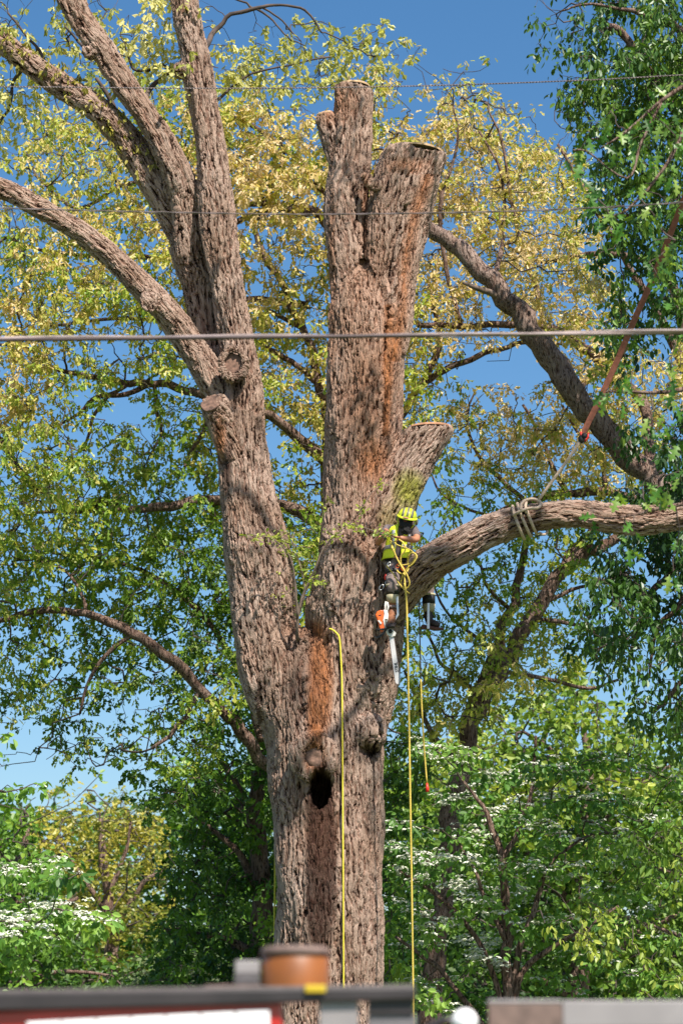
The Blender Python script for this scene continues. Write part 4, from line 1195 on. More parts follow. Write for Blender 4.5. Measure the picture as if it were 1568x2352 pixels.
def build_person():
    root = empty('person', P(917, 1290, 31.0), 'worker in yellow helmet and vest straddling the low limb, holding rope and a leafy twig', 'person')
    p = P
    V = []
    E = []
    def add(u, v, Y, r, r2=None, par=None):
        V.append((p(u, v, Y), r, r2 if r2 else r)); i = len(V) - 1
        if par is not None: E.append((par, i))
        return i
    pel = add(917, 1290, 31.02, .13, .10)
    wa = add(916, 1268, 30.98, .125, .095, pel)
    ch = add(918, 1238, 30.94, .15, .10, wa)
    uc = add(920, 1219, 30.92, .12, .085, ch)
    nk = add(925, 1209, 30.88, .058, .058, uc)
    hd = add(931, 1199, 30.83, .078, .085, nk)
    hd2 = add(934, 1185, 30.83, .088, .098, hd)
    add(936, 1174, 30.84, .065, .075, hd2)
    # arms
    sl = add(889, 1216, 30.91, .062, .062, uc)
    el = add(866, 1249, 30.78, .046, .046, add(877, 1233, 30.84, .055, .055, sl))
    wl = add(876, 1231, 30.62, .030, .028, add(870, 1243, 30.70, .044, .044, el))
    sr = add(950, 1218, 30.91, .062, .062, uc)
    er = add(957, 1240, 30.76, .046, .046, add(955, 1230, 30.84, .055, .055, sr))
    wr = add(917, 1235, 30.56, .029, .027, add(939, 1239, 30.66, .045, .045, er))
    # legs
    hl = add(904, 1298, 30.96, .095, .095, pel)
    kl = add(901, 1346, 30.74, .062, .062, add(902, 1324, 30.82, .08, .08, hl))
    add(901, 1398, 30.88, .045, .045, add(901, 1370, 30.82, .058, .058, kl))
    hr = add(932, 1296, 31.12, .095, .095, pel)
    kr = add(982, 1338, 31.38, .064, .064, add(958, 1315, 31.34, .08, .08, hr))
    add(984, 1408, 31.40, .045, .045, add(984, 1372, 31.38, .058, .058, kr))
    skinned('body', V, E, M['skin'], root, 2, 0)
    # hands: palm and five fingers each
    def hand(name, wrist, d, side, back, curl):
        d = d.normalized(); side = side.normalized(); down = -back.normalized()
        HV = [(wrist, .024, .020), (wrist + d * .045, .034, .018), (wrist + d * .085, .036, .016)]
        skinned('hand', HV, [(0, 1), (1, 2)], M['skin'], root, 2, 0)
        for k, (off, ln) in enumerate(((-.030, .062), (-.011, .074), (.009, .078), (.028, .070))):
            a = wrist + d * .080 + side * off
            b = a + d * ln * .45 + down * ln * curl * .25
            c = b + d * ln * .22 + down * ln * .38
            e = c + down * ln * .30 - d * ln * .12
            skinned('finger', [(a, .0095), (b, .009), (c, .0085), (e, .007)], [(0, 1), (1, 2), (2, 3)], M['skin'], root, 1, 0)
        a = wrist + d * .025 - side * .026
        b = a - side * .028 + d * .022 + down * .015
        c = b + d * .030 + down * .018
        skinned('thumb', [(a, .012), (b, .0105), (c, .008)], [(0, 1), (1, 2)], M['skin'], root, 1, 0)
    hand('r', p(917, 1235, 30.56), Vector((-.9, -.25, .12)), Vector((.1, 0, 1)), Vector((-.3, -.9, .3)), 1)
    hand('l', p(876, 1231, 30.62), Vector((.55, -.3, .6)), Vector((-.6, 0, .6)), Vector((-.2, -.9, .4)), 1)
    # face
    hc = p(932, 1192, 30.83)
    bm = bmesh.new()
    add_ball(bm, hc + Vector((-.012, -.098, -.005)), (.016, .026, .030), sub=2)
    bm_obj('nose', bm, M['skin'], root)
    for s in (-1, 1):
        bm = bmesh.new(); add_ball(bm, hc + Vector((-.010 + s * .034, -.084, .026)), (.014, .010, .008), sub=2)
        bm_obj('eye', bm, M['black'], root)
        bm = bmesh.new(); add_ball(bm, hc + Vector((s * .088, .0, .0)), (.013, .028, .036), sub=2)
        bm_obj('ear', bm, M['skin'], root)
    bm = bmesh.new()
    add_ball(bm, hc + Vector((-.008, -.055, -.085)), (.080, .062, .075), sub=4)
    add_ball(bm, hc + Vector((-.006, -.060, -.155)), (.062, .045, .070), sub=4)
    add_ball(bm, hc + Vector((-.060, -.015, -.040)), (.030, .055, .060), sub=3)
    add_ball(bm, hc + Vector((.060, -.015, -.040)), (.030, .055, .060), sub=3)
    for v in bm.verts:
        v.co += Vector((mnoise.noise(v.co * 40), mnoise.noise(v.co * 40 + Vector((9, 0, 0))), mnoise.noise(v.co * 30 + Vector((0, 9, 0))))) * .012
    bm_obj('beard', bm, M['hair'], root)
    bm = bmesh.new(); add_ball(bm, hc + Vector((-.012, -.112, -.052)), (.026, .012, .007), sub=2)
    bm_obj('mouth', bm, plain('lips', (.25, .07, .05), .5), root)
    # cap brim under the helmet
    tilt = Matrix.Rotation(R(12), 3, 'Y') @ Matrix.Rotation(R(22), 3, 'X')
    bm = bmesh.new()
    rows = []
    for j, (f, zz) in enumerate(((.75, 0.0), (1.0, -.004), (1.0, -.012), (.75, -.010))):
        row = []
        for k in range(17):
            a = R(-68 + 136 * k / 16)
            q = Vector((math.sin(a) * .088 * (1 if j in (1, 2) else .86), -math.cos(a) * .155 * f - .01, zz - .030 * abs(math.sin(a)) ** 2 + .045))
            row.append(bm.verts.new(hc + tilt @ q))
        rows.append(row)
    for j in range(4):
        for k in range(16):
            bm.faces.new((rows[j][k], rows[j][k + 1], rows[(j + 1) % 4][k + 1], rows[(j + 1) % 4][k]))
    bm_obj('cap_brim', bm, M['cap'], root)
    # helmet
    ho = p(935, 1187, 30.85)
    bm = bmesh.new()
    rings = []
    for k in range(9):
        a = R(2 + 86 * k / 8)
        rings.append((ho + tilt @ Vector((0, 0, .118 * math.sin(a))), .128 * math.cos(a) ** .85, .150 * math.cos(a) ** .85, tilt))
    loft(bm, rings, 32)
    hel = bm_obj('helmet', bm, M['helmet'], root)
    bm = bmesh.new()
    loft(bm, [(ho + tilt @ Vector((0, -.012, .012)), .132, .158, tilt), (ho + tilt @ Vector((0, -.022, -.004)), .140, .178, tilt), (ho + tilt @ Vector((0, -.020, -.014)), .136, .172, tilt)], 32)
    bm_obj('helmet_brim', bm, M['helmet'], hel)
    for s in (-.62, .0, .62):
        bm = bmesh.new(); rows = []
        for k in range(11):
            a = R(20 + 105 * k / 10)
            for w in (-1, 1):
                q = Vector((math.sin(s + w * .10) * .128 * (math.sin(a) if k else math.sin(a)), -.150 * math.cos(a) * .95, .118 * math.sin(a) * math.cos(s) ** .5))
                x = math.sin(s) * .100 + w * .014
                yy = -.152 * math.cos(a)
                rr = max(0, 1 - (x / .130) ** 2 - (yy / .153) ** 2)
                zz = .121 * math.sqrt(rr)
                rows.append((ho + tilt @ (Vector((x, yy, zz)) * 1.012), ho + tilt @ (Vector((x, yy, zz)) * 1.04)))
        vs_ = [(bm.verts.new(a_), bm.verts.new(b_)) for a_, b_ in rows]
        for k in range(10):
            a0, a1, b0, b1 = vs_[2 * k], vs_[2 * k + 1], vs_[2 * k + 2], vs_[2 * k + 3]
            bm.faces.new((a0[1], a1[1], b1[1], b0[1])); bm.faces.new((a0[0], a0[1], b0[1], b0[0])); bm.faces.new((a1[1], a1[0], b1[0], b1[1]))
        bm_obj('vent_strip', bm, M['helmet_grey'], hel)
    for s in (-1, 1):
        o = tube_obj('chin_strap', [ho + tilt @ Vector((s * .118, -.02, .01)), ho + tilt @ Vector((s * .112, -.045, -.07)), ho + tilt @ Vector((s * .075, -.07, -.135))], .011, M['helmet'], root, 6)
        bm = bmesh.new(); add_ball(bm, ho + tilt @ Vector((s * .128, .02, -.045)), (.024, .042, .048), sub=3)
        bm_obj('ear_defender', bm, M['helmet_grey'], root)
    # shirt: torso and sleeves
    SV = [(p(917, 1290, 31.0), .155, .12), (p(916, 1268, 30.97), .15, .118), (p(918, 1240, 30.94), .165, .12), (p(920, 1221, 30.92), .125, .10), (p(924, 1211, 30.9), .075, .072),
          (p(889, 1216, 30.91), .078), (p(880, 1230, 30.85), .070), (p(873, 1239, 30.81), .064),
          (p(950, 1218, 30.91), .078), (p(955, 1229, 30.85), .070), (p(957, 1236, 30.80), .062)]
    skinned('shirt', SV, [(0, 1), (1, 2), (2, 3), (3, 4), (3, 5), (5, 6), (6, 7), (3, 8), (8, 9), (9, 10)], M['shirt'], root, 2, 0)
    # vest: open-fronted shell with thickness
    def shell(name, mat, v0, v1, grow, a0, a1, par, nst=10, wr=.05, close=True):
        prof = [(1207, .085, .085, 921, 30.90), (1211, .150, .105, 920, 30.91), (1218, .185, .125, 920, 30.92), (1230, .178, .142, 919, 30.94), (1245, .172, .15, 917, 30.95), (1262, .176, .158, 914, 30.97), (1276, .190, .172, 913, 30.98), (1287, .200, .18, 911, 30.98)]
        bm = bmesh.new(); rg = []
        for i in range(nst):
            v = v0 + (v1 - v0) * i / (nst - 1)
            j = min(len(prof) - 2, max(0, sum(1 for q in prof if q[0] <= v) - 1))
            t = (v - prof[j][0]) / (prof[j + 1][0] - prof[j][0])
            q = [prof[j][k] * (1 - t) + prof[j + 1][k] * t for k in range(5)]
            rg.append((p(q[3], v, q[4]), q[1] * grow, q[2] * grow))
        loft(bm, rg, 36, cap=False, wrinkle=wr, a0=a0, a1=a1, seed=2.0)
        o = bm_obj(name, bm, mat, par)
        md = o.modifiers.new('t', 'SOLIDIFY'); md.thickness = .006; md.offset = 1
        return o
    ve = shell('vest', M['vest'], 1207, 1287, 1.0, 12, 348, root, 14)
    shell('reflective_band', M['reflect'], 1256, 1265, 1.035, 14, 346, ve, 4, wr=.02)
    for (ua, ub) in ((900, 908), (937, 944)):
        bm = bmesh.new(); rows = []
        for k in range(7):
            v = 1206 + 46 * k / 6
            for u in (ua, ub):
                yy = 30.95 - .152 * math.sqrt(max(0.05, 1 - ((u - 919) * .0057 / .19) ** 2)) - .012 + (.05 if k == 0 else (.02 if k == 1 else 0))
                rows.append(bm.verts.new(p(u - (.05 * (v - 1206)), v, yy)))
        for k in range(6):
            bm.faces.new((rows[2 * k], rows[2 * k + 1], rows[2 * k + 3], rows[2 * k + 2]))
        o = bm_obj('reflective_tape', bm, M['reflect'], ve)
        md = o.modifiers.new('t', 'SOLIDIFY'); md.thickness = .006
    # trousers
    TV = [(p(917, 1288, 31.02), .155, .125), (p(904, 1300, 30.96), .115, .11), (p(902, 1324, 30.82), .098), (p(901, 1346, 30.74), .080), (p(901, 1368, 30.82), .070), (p(901, 1388, 30.87), .060),
          (p(932, 1298, 31.12), .115, .11), (p(958, 1315, 31.34), .098), (p(983, 1340, 31.38), .088), (p(984, 1368, 31.38), .072), (p(984, 1392, 31.40), .060)]
    tr = skinned('trousers', TV, [(0, 1), (1, 2), (2, 3), (3, 4), (4, 5), (0, 6), (6, 7), (7, 8), (8, 9), (9, 10)], M['trouser'], root, 3, 0)
    me = tr.data
    for v in me.vertices:
        v.co += v.normal * .010 * mnoise.noise(Vector((v.co.x * 12, v.co.y * 12, v.co.z * 26)))
    # harness belt and leg loops
    bm = bmesh.new()
    loft(bm, [(p(916, 1296, 31.0), .185, .155), (p(916, 1288, 31.0), .190, .160)], 30, cap=False)
    be = bm_obj('harness_belt', bm, M['black'], root); be.modifiers.new('t', 'SOLIDIFY').thickness = .015
    for (u, v, Y, r) in ((902, 1318, 30.85, .108), (945, 1306, 31.14, .112)):
        bm = bmesh.new(); rt = Matrix.Rotation(R(-18), 3, 'X')
        loft(bm, [(p(u, v + 4, Y), r, r, rt), (p(u, v - 4, Y), r, r, rt)], 24, cap=False)
        o = bm_obj('leg_loop', bm, M['black'], root); o.modifiers.new('t', 'SOLIDIFY').thickness = .01
    def karab(u, v, Y, r, mat, rot=0):
        m = pxm(Y, v)
        pts = [P(u + r * .6 * math.cos(a) * math.cos(rot) - r * math.sin(a) * math.sin(rot), v + r * .6 * math.cos(a) * math.sin(rot) + r * math.sin(a) * math.cos(rot), Y) for a in [2 * math.pi * k / 14 for k in range(15)]]
        return tube_obj('carabiner', pts, .0075, mat, root, 6)
    karab(913, 1300, 30.80, 6, M['orange'], .8); karab(925, 1306, 30.78, 6, M['orange'], -.5); karab(893, 1296, 30.80, 5, M['steel'], .3)
    karab(876, 1349, 30.84, 7, M['steel'], .6); karab(888, 1340, 30.82, 5, M['steel'], -.4)
    bm = bmesh.new(); add_ball(bm, p(886, 1325, 30.82), (.026, .026, .045), sub=3)
    bm_obj('red_gear_block', bm, M['red'], root)
    o = tube_obj('lanyard', [p(888, 1290, 30.86), p(885, 1310, 30.84), p(887, 1330, 30.83), p(886, 1350, 30.84)], .008, M['black'], root, 6)
    # boots, shin pads, straps and climbing irons
    def boot(pts, mat, toe, lab):
        o = skinned('boot', pts, [(i, i + 1) for i in range(len(pts) - 1)], mat, root, 2, 0)
        o['label'] = lab
    boot([(p(901, 1393, 30.86), .058), (p(901, 1406, 30.86), .060), (p(899, 1416, 30.80), .066, .062), (p(898, 1427, 30.70), .060, .055), (p(897, 1436, 30.62), .050, .042)], M['leather'], None, 'brown leather boot')
    boot([(p(984, 1396, 31.38), .062), (p(983, 1414, 31.38), .062), (p(984, 1428, 31.37), .066, .062), (p(997, 1433, 31.32), .056, .052), (p(1010, 1438, 31.28), .044, .040)], M['dark_leather'], None, 'dark boot seen from the side')
    bm = bmesh.new()
    solid(bm, [(967, 1437), (972, 1434), (1000, 1440), (1018, 1441), (1019, 1445), (1000, 1446), (985, 1443), (967, 1443)], 31.24, .11, .006)
    bm_obj('boot_sole', bm, M['sole'], root, smooth=False)
    bm = bmesh.new(); loft(bm, [(p(897, 1442, 30.60), .050, .035), (p(897, 1437, 30.62), .062, .05), (p(898, 1431, 30.68), .066, .06)], 20)
    bm_obj('boot_sole', bm, M['dark_leather'], root)
    for (cu, Y, vs0, dz) in ((901, 30.79, 1345, 0), (984, 31.34, 1366, 0)):
        bm = bmesh.new(); loft(bm, [(p(cu, vs0 + 3, Y), .088, .086), (p(cu, vs0 - 2, Y), .091, .088)], 22, cap=False)
        o = bm_obj('pad_rim', bm, M['pad'], root); o.modifiers.new('t', 'SOLIDIFY').thickness = .008
        bm = bmesh.new(); loft(bm, [(p(cu, vs0 + 22, Y + .03), .086, .088), (p(cu, vs0 + 3, Y), .086, .087)], 22, cap=False)
        o = bm_obj('knee_strap', bm, M['black'], root); o.modifiers.new('t', 'SOLIDIFY').thickness = .012
        bm = bmesh.new(); loft(bm, [(p(cu, vs0 + 41, Y + .07), .058, .068), (p(cu, vs0 + 34, Y + .05), .070, .076), (p(cu, vs0 + 22, Y + .03), .078, .084)], 22, cap=False, a0=-75, a1=75)
        o = bm_obj('shin_pad', bm, M['pad'], root); o.modifiers.new('t', 'SOLIDIFY').thickness = .012
        bm = bmesh.new(); loft(bm, [(p(cu, vs0 + 53, Y + .07), .072, .072), (p(cu, vs0 + 47, Y + .07), .074, .074)], 22, cap=False)
        o = bm_obj('ankle_strap', bm, M['trouser'] if cu < 950 else M['black'], root); o.modifiers.new('t', 'SOLIDIFY').thickness = .012
    bm = bmesh.new(); solid(bm, [(981, 1385), (986, 1385), (986, 1444), (980, 1444)], 31.20, .008, .001)
    bm_obj('climbing_iron', bm, M['steel'], root, smooth=False)
    bm = bmesh.new(); solid(bm, [(909, 1370), (914, 1370), (916, 1412), (908, 1424), (905, 1421), (911, 1410)], 30.76, .010, .001)
    bm_obj('climbing_iron', bm, M['steel'], root, smooth=False)
    return root
person = build_person()

# ------------------------------------------------------------------ chainsaw hanging from the harness
def build_chainsaw():
    Y = 30.68
    root = empty('chainsaw', P(890, 1440, Y), 'orange and white chainsaw hanging nose down beside the worker\'s boot', 'chainsaw')
    solid_obj('engine_cover', [(866, 1404), (874, 1401), (881, 1402), (884, 1410), (881, 1425), (884, 1440), (880, 1447), (874, 1449), (870, 1436), (866, 1420), (862, 1412)], Y, .13, M['orange'], root, .008)
    solid_obj('engine_body', [(880, 1400), (889, 1402), (892, 1412), (890, 1430), (892, 1444), (885, 1447), (882, 1436), (879, 1424), (882, 1410)], Y - .01, .12, M['white_plastic'], root, .006)
    solid_obj('badge', [(867, 1425), (871, 1424), (877, 1431), (874, 1434)], Y - .012, .012, M['white_plastic'], root)
    solid_obj('decal', [(868, 1413), (876, 1411), (874, 1414)], Y - .006, .008, M['black'], root)
    bm = bmesh.new()
    for k in range(7):
        add_box(bm, P(887, 1422 + k * 3.4, Y - .012), (.036, .008, .008))
    o = bm_obj('cooling_fins', bm, M['helmet_grey'], root); o['kind'] = 'stuff'
    tube_obj('rear_handle', [P(885, 1404, Y + .05), P(884, 1392, Y + .05), P(886, 1382, Y + .05), P(889, 1384, Y + .05), P(891, 1394, Y + .05), P(889, 1405, Y + .05)], .013, M['white_plastic'], root, 8)
    tube_obj('front_handle', [P(862, 1447, Y - .06), P(872, 1446, Y - .08), P(886, 1444, Y - .08), P(899, 1440, Y - .05), P(902, 1432, Y + .02)], .012, M['black'], root, 8)
    solid_obj('hand_guard', [(857, 1460), (866, 1462), (876, 1455), (883, 1446), (888, 1446), (884, 1454), (874, 1463), (864, 1467)], Y - .03, .02, M['black'], root, .003)
    solid_obj('sprocket_cover', [(888, 1446), (896, 1443), (903, 1447), (909, 1454), (907, 1460), (899, 1463), (891, 1459), (886, 1452)], Y - .02, .05, M['white_plastic'], root, .004)
    bm = bmesh.new(); add_cyl(bm, P(896, 1450, Y - .03), .026, .03, Vector((0, 1, 0)), 18)
    bm_obj('bar_nut_boss', bm, M['black'], root)
    a = [(892.5, 1461), (904, 1460), (918.5, 1556), (919, 1564), (917, 1570), (912.5, 1572), (908, 1569), (906, 1562)]
    solid_obj('guide_bar', a, Y, .006, plain('grey_white_guide_bar', (0.56, 0.53, 0.51), .45, metal=.15, var=.06, scale=12), root, .001)
    # saw chain: links round the bar's edge
    bm = bmesh.new()
    loop = a[1:] + [a[0]]
    for (p0, p1) in zip(loop[:-1], loop[1:]):
        L = math.hypot(p1[0] - p0[0], p1[1] - p0[1]); n = max(1, int(L / 3))
        for k in range(n):
            t = (k + .5) / n
            ang = math.atan2(p1[1] - p0[1], p1[0] - p0[0])
            add_box(bm, P(p0[0] + (p1[0] - p0[0]) * t, p0[1] + (p1[1] - p0[1]) * t, Y + .003), (.013, .009, .009), Matrix.Rotation(ang, 3, 'Y'))
    o = bm_obj('saw_chain', bm, plain('saw_chain_steel', (.16, .10, .08), .5, metal=.6), root, smooth=False); o['kind'] = 'stuff'
    # lettering
    cu = bpy.data.curves.new('bar_lettering', 'FONT'); cu.body = 'STIHL'; cu.size = .052; cu.extrude = .001; cu.align_x = 'CENTER'; cu.align_y = 'CENTER'; cu.offset = .0012
    tmp = bpy.data.objects.new('tmp_text', cu); col.objects.link(tmp)
    dg = bpy.context.evaluated_depsgraph_get()
    me = bpy.data.meshes.new_from_object(tmp.evaluated_get(dg), depsgraph=dg)
    bpy.data.objects.remove(tmp)
    c = P(910, 1532, Y - .003)
    ax = (P(905.0, 1500, Y) - P(913.5, 1556, Y)).normalized()       # text runs up the bar
    nrm = Vector((0, -1, 0)); upv = nrm.cross(ax)
    mat4 = Matrix((ax, upv, nrm)).transposed().to_4x4(); mat4.translation = c
    me.transform(mat4)
    me.name = 'bar_lettering'; me.materials.clear()
    link_mesh('bar_lettering', me, M['black'], root, smooth=False)
build_chainsaw()

# ------------------------------------------------------------------ ropes and rigging
from mathutils.bvhtree import BVHTree
trunk_o = next(o for o in oak.children if o.name.startswith('trunk'))
bvh = BVHTree.FromPolygons([v.co.copy() for v in trunk_o.data.vertices], [tuple(p.vertices) for p in trunk_o.data.polygons])
def on_trunk(u, v, off=.03, start=28.0):
    o = P(u, v, start); d = ray(u, v).normalized()
    hit = bvh.ray_cast(o, d)
    if hit[0] is None: return None
    return hit[0].y - off

def trunk_rope(pts, n, off):
    s = spline([(a, b) for a, b in pts], n)
    ys = [on_trunk(q[0], q[1], off) or (YT - .7) for q in s]
    k = 3
    mn = [min(ys[max(0, i - k):i + k + 1]) for i in range(len(ys))]
    av = [sum(mn[max(0, i - k):i + k + 1]) / len(mn[max(0, i - k):i + k + 1]) for i in range(len(mn))]
    return [(q[0], q[1], a) for q, a in zip(s, av)]
tr_pts = trunk_rope([(756, 1444), (764, 1447), (773, 1455), (779, 1466), (782, 1500), (785, 1570), (786, 1700), (787, 1850), (788, 2050), (789, 2280), (790, 2500), (791, 2740)], 8, .035)
o = tag(rope('rope', tr_pts, 2.2, M['rope_lime'], n=2), 'bright yellow rope draped over the fork and down the front of the trunk', 'rope')
o = tag(rope('rope', [(929, 1340, 30.50), (933, 1380, 30.50), (935, 1450, 30.50), (938, 1600, 30.48), (942, 1850, 30.46), (946, 2100, 30.44), (949, 2352, 30.42), (951, 2740, 30.4)], 2.3, M['rope_yellow'], n=6), 'long yellow climbing line hanging from the worker to the ground', 'rope')
rr = empty('rope', P(965, 1460, 31.1), 'thin rope hanging under the limb, grey above, yellow below, with a red tip', 'rope')
rope('upper_length', [(960, 1352, 31.05), (962, 1400, 31.08), (964, 1480, 31.08), (966, 1560, 31.08)], 1.5, M['rope_grey'], rr)
rope('lower_length', [(966, 1560, 31.08), (968, 1620, 31.08), (973, 1710, 31.08), (980, 1800, 31.08)], 1.9, M['rope_yellow'], rr)
bm = bmesh.new(); loft(bm, [(P(981, 1819, 31.08), .022, .022), (P(981, 1810, 31.08), .022, .02), (P(980, 1798, 31.08), .010, .010)], 12)
bm_obj('red_tip', bm, M['red'], rr)
tag(rope('rope', [(636, 1880, 31.9), (632, 1960, 32.05), (631, 2050, 32.05), (630, 2120, 32.05), (631, 2190, 32.05), (633, 2500, 32.05)], 1.8, M['rope_lime']), 'thin yellow rope hanging behind the left edge of the lower trunk', 'rope')

coil = empty('rope', P(925, 1290, 30.6), 'yellow rope looped in loose bights in front of the worker\'s hips', 'rope')
def cc(x, y): return (815.4 + x / 5.0, 1129 + y / 5.0)
def coil_rope(pts, r, Yb=30.60):
    q = [(*cc(x, y), Yb + dy) for (x, y, dy) in pts]
    return rope('rope_length', q, r, M['rope_yellow'], coil, n=7)
coil_rope([(400, 560, -.02), (430, 640, -.04), (470, 750, -.04), (530, 860, -.05), (590, 950, -.06), (622, 1040, -.04), (610, 1095, -.02), (570, 1112, 0), (530, 1080, .03), (525, 1030, .04), (550, 960, .02), (600, 880, -.02), (660, 830, -.06), (700, 770, -.08), (705, 740, -.08), (680, 710, -.06), (640, 705, -.04), (615, 740, -.02), (605, 800, .02), (612, 870, .04), (590, 925, .02), (550, 945, -.01), (500, 930, -.02), (480, 900, 0)], 1.9)
coil_rope([(490, 545, -.02), (540, 580, -.05), (575, 640, -.06), (565, 690, -.04), (530, 730, -.02), (520, 790, 0), (530, 850, .02), (560, 900, .02), (565, 960, -.02), (570, 1050, -.04), (572, 1120, -.05)], 1.9)
coil_rope([(440, 570, -.03), (480, 610, -.05), (560, 640, -.06), (630, 670, -.06), (680, 720, -.04), (670, 790, -.01), (640, 820, .02), (580, 840, .03), (490, 850, .03)], 1.3)
coil_rope([(360, 850, .10), (400, 900, .08), (440, 950, .06), (480, 1020, .04), (530, 1090, .02), (580, 1140, .0), (625, 1172, 0)], 1.5)
coil_rope([(410, 540, -.03), (410, 600, -.06), (425, 660, -.07), (440, 680, -.07)], 2.2)

# strap, shackle and hitch that hold the low limb
rig = empty('rigging_strap', P(1345, 995, 30.0), 'flat red brown lifting strap slanting up right from the roped limb', 'strap')
bm = bmesh.new(); rows = []
SP = [(1338, 998, 30.1), (1348, 975, 30.08), (1375, 920, 30.0), (1420, 820, 29.8), (1460, 725, 29.5), (1500, 635, 29.2), (1545, 520, 28.8), (1600, 380, 28.3), (1680, 170, 27.6)]
ss = spline(SP, 5)
for i, q in enumerate(ss):
    a = P(*q); d = (P(*ss[min(i + 1, len(ss) - 1)]) - P(*ss[max(i - 1, 0)])).normalized()
    s = d.cross(Vector((0, 1, 0))).normalized(); tw = s * math.cos(.5) + Vector((0, 1, 0)) * math.sin(.5)
    w = 7.5 * pxm(q[2], q[1]) * (0.75 if i < 2 else 1); nn = d.cross(tw).normalized() * .006
    rows.append([bm.verts.new(a + tw * w + nn), bm.verts.new(a - tw * w + nn), bm.verts.new(a - tw * w - nn), bm.verts.new(a + tw * w - nn)])
for r0, r1 in zip(rows[:-1], rows[1:]):
    for k in range(4): bm.faces.new((r0[k], r0[(k + 1) % 4], r1[(k + 1) % 4], r1[k]))
bm.faces.new(rows[0][::-1]); bm.faces.new(rows[-1])
bm_obj('webbing', bm, M['strap'], rig, smooth=False)
tube_obj('shackle', [P(1333, 992, 30.1), P(1333, 1000, 30.1), P(1337, 1010, 30.1), P(1343, 1012, 30.1), P(1349, 1005, 30.1), P(1350, 994, 30.1)], .014, M['red'], rig, 8)
bm = bmesh.new(); add_ball(bm, P(1334, 1009, 30.08), (.045, .04, .055), sub=3); add_cyl(bm, P(1341, 1001, 30.05), .035, .03, Vector((0, 1, 0)))
bm_obj('pulley', bm, M['black'], rig)

hitch = empty('rope', P(1210, 1185, 30.2), 'tan rope wrapped round the low limb and stretched up to the red shackle', 'rope')
rope('taut_length', [(1333, 1012, 30.08), (1300, 1060, 30.12), (1265, 1108, 30.16), (1236, 1148, 30.2)], 3.6, M['rope_tan'], hitch)
def wrap(u, tiltpx, sq=1.0, a0=0, a1=360):
    c = P(u, 1172 + (1215 - u) * .45 + 17, YT - 1.18); ax = (P(1300, 1178, YT - 1.3) - P(1130, 1212, YT - 1.1)).normalized()
    s = ax.cross(Vector((0, 1, 0))).normalized(); f = Vector((0, 1, 0)) - ax * ax.y; f.normalize()
    rr_ = .222; pts = []
    for k in range(23):
        a = R(a0 + (a1 - a0) * k / 22)
        pts.append(c - f * math.cos(a) * rr_ + s * math.sin(a) * rr_ * sq + ax * (tiltpx * .0057) * math.sin(a))
    tube_obj('rope_turn', pts, .021, M['rope_tan'], hitch, 8)
wrap(1190, -6, 1.0); wrap(1203, -8, 1.02); wrap(1217, -7, 1.0, -150, 60)
rope('rope_turn', [(1178, 1184, 30.2), (1190, 1176, 30.12), (1212, 1168, 30.1), (1234, 1166, 30.12), (1240, 1158, 30.2), (1228, 1149, 30.28), (1212, 1148, 30.28), (1206, 1160, 30.16), (1208, 1178, 30.12)], 3.6, M['rope_tan'], hitch)
rope('rope_turn', [(1196, 1172, 30.1), (1196, 1158, 30.14), (1206, 1149, 30.2), (1222, 1146, 30.22), (1236, 1150, 30.2), (1244, 1160, 30.2)], 3.6, M['rope_tan'], hitch)
rope('rope_end', [(1252, 1212, 30.5), (1256, 1222, 30.35), (1248, 1228, 30.3), (1238, 1224, 30.35)], 3.2, M['rope_tan'], hitch)

# ------------------------------------------------------------------ overhead wires
M['wire'] = plain('weathered_cable', (0.42, 0.33, 0.30), .4, metal=.3, var=.3, scale=8)
M['wire_thin'] = plain('old_thin_cable', (0.20, 0.155, 0.145), .45, metal=.3, var=.3, scale=8)
M['wire_dark'] = plain('dark_cable_sheath', (0.07, 0.045, 0.04), .45, var=.3, scale=8, coat=.2)
def wire(name, pts, r_px, label, mat, pitch=.12, strands=2):
    s = spline(pts, 40)
    root = empty(name, P(*s[len(s) // 2]), label, 'power line')
    base = [P(*q) for q in s]
    # resample finely
    L = [0]
    for a, b in zip(base[:-1], base[1:]): L.append(L[-1] + (b - a).length)
    n = int(L[-1] / (pitch / 8)); out = []; j = 0
    for i in range(n + 1):
        t = L[-1] * i / n
        while j < len(L) - 2 and L[j + 1] < t: j += 1
        f = (t - L[j]) / max(1e-9, L[j + 1] - L[j]); out.append((base[j].lerp(base[j + 1], f), t))
    m = pxm(pts[1][2], pts[1][1])
    for k in range(strands):
        pp = []
        for (q, t) in out:
            a = 2 * math.pi * (t / pitch + k / strands)
            pp.append(q + Vector((0, math.cos(a), math.sin(a))) * r_px * m * .5)
        tube_obj('strand', pp, r_px * m * .55, mat, root, 6)
    return root
wire('power_line', [(-500, 196, 22), (0, 199, 22), (500, 203, 21.8), (930, 198, 21.5), (1300, 186, 21), (1568, 172, 20.6), (2100, 140, 20)], 1.7, 'topmost thin twisted wire, just above the cut end of the tallest stub', M['wire_thin'], .06)
wire('power_line', [(-500, 462, 19), (0, 478, 19), (400, 488, 18.8), (760, 492, 18.6), (1200, 484, 18.2), (1568, 465, 17.8), (2100, 420, 17)], 1.9, 'thin wire in the middle, crossing the cut stubs below the top wire', M['wire_thin'], .5)
low = wire('power_line', [(-500, 776, 14), (0, 777, 14), (560, 773, 13.9), (1000, 770, 13.8), (1568, 760, 13.6), (2100, 745, 13.4)], 5.6, 'thickest and lowest cable bundle, crossing both bare stems', M['wire'], 2.2)
tube_obj('lashed_cable', [P(u, 781 - u * .0105, 13.8) for u in range(-500, 2101, 100)], 4.6 * pxm(13.8, 770), M['wire_dark'], low, 8)

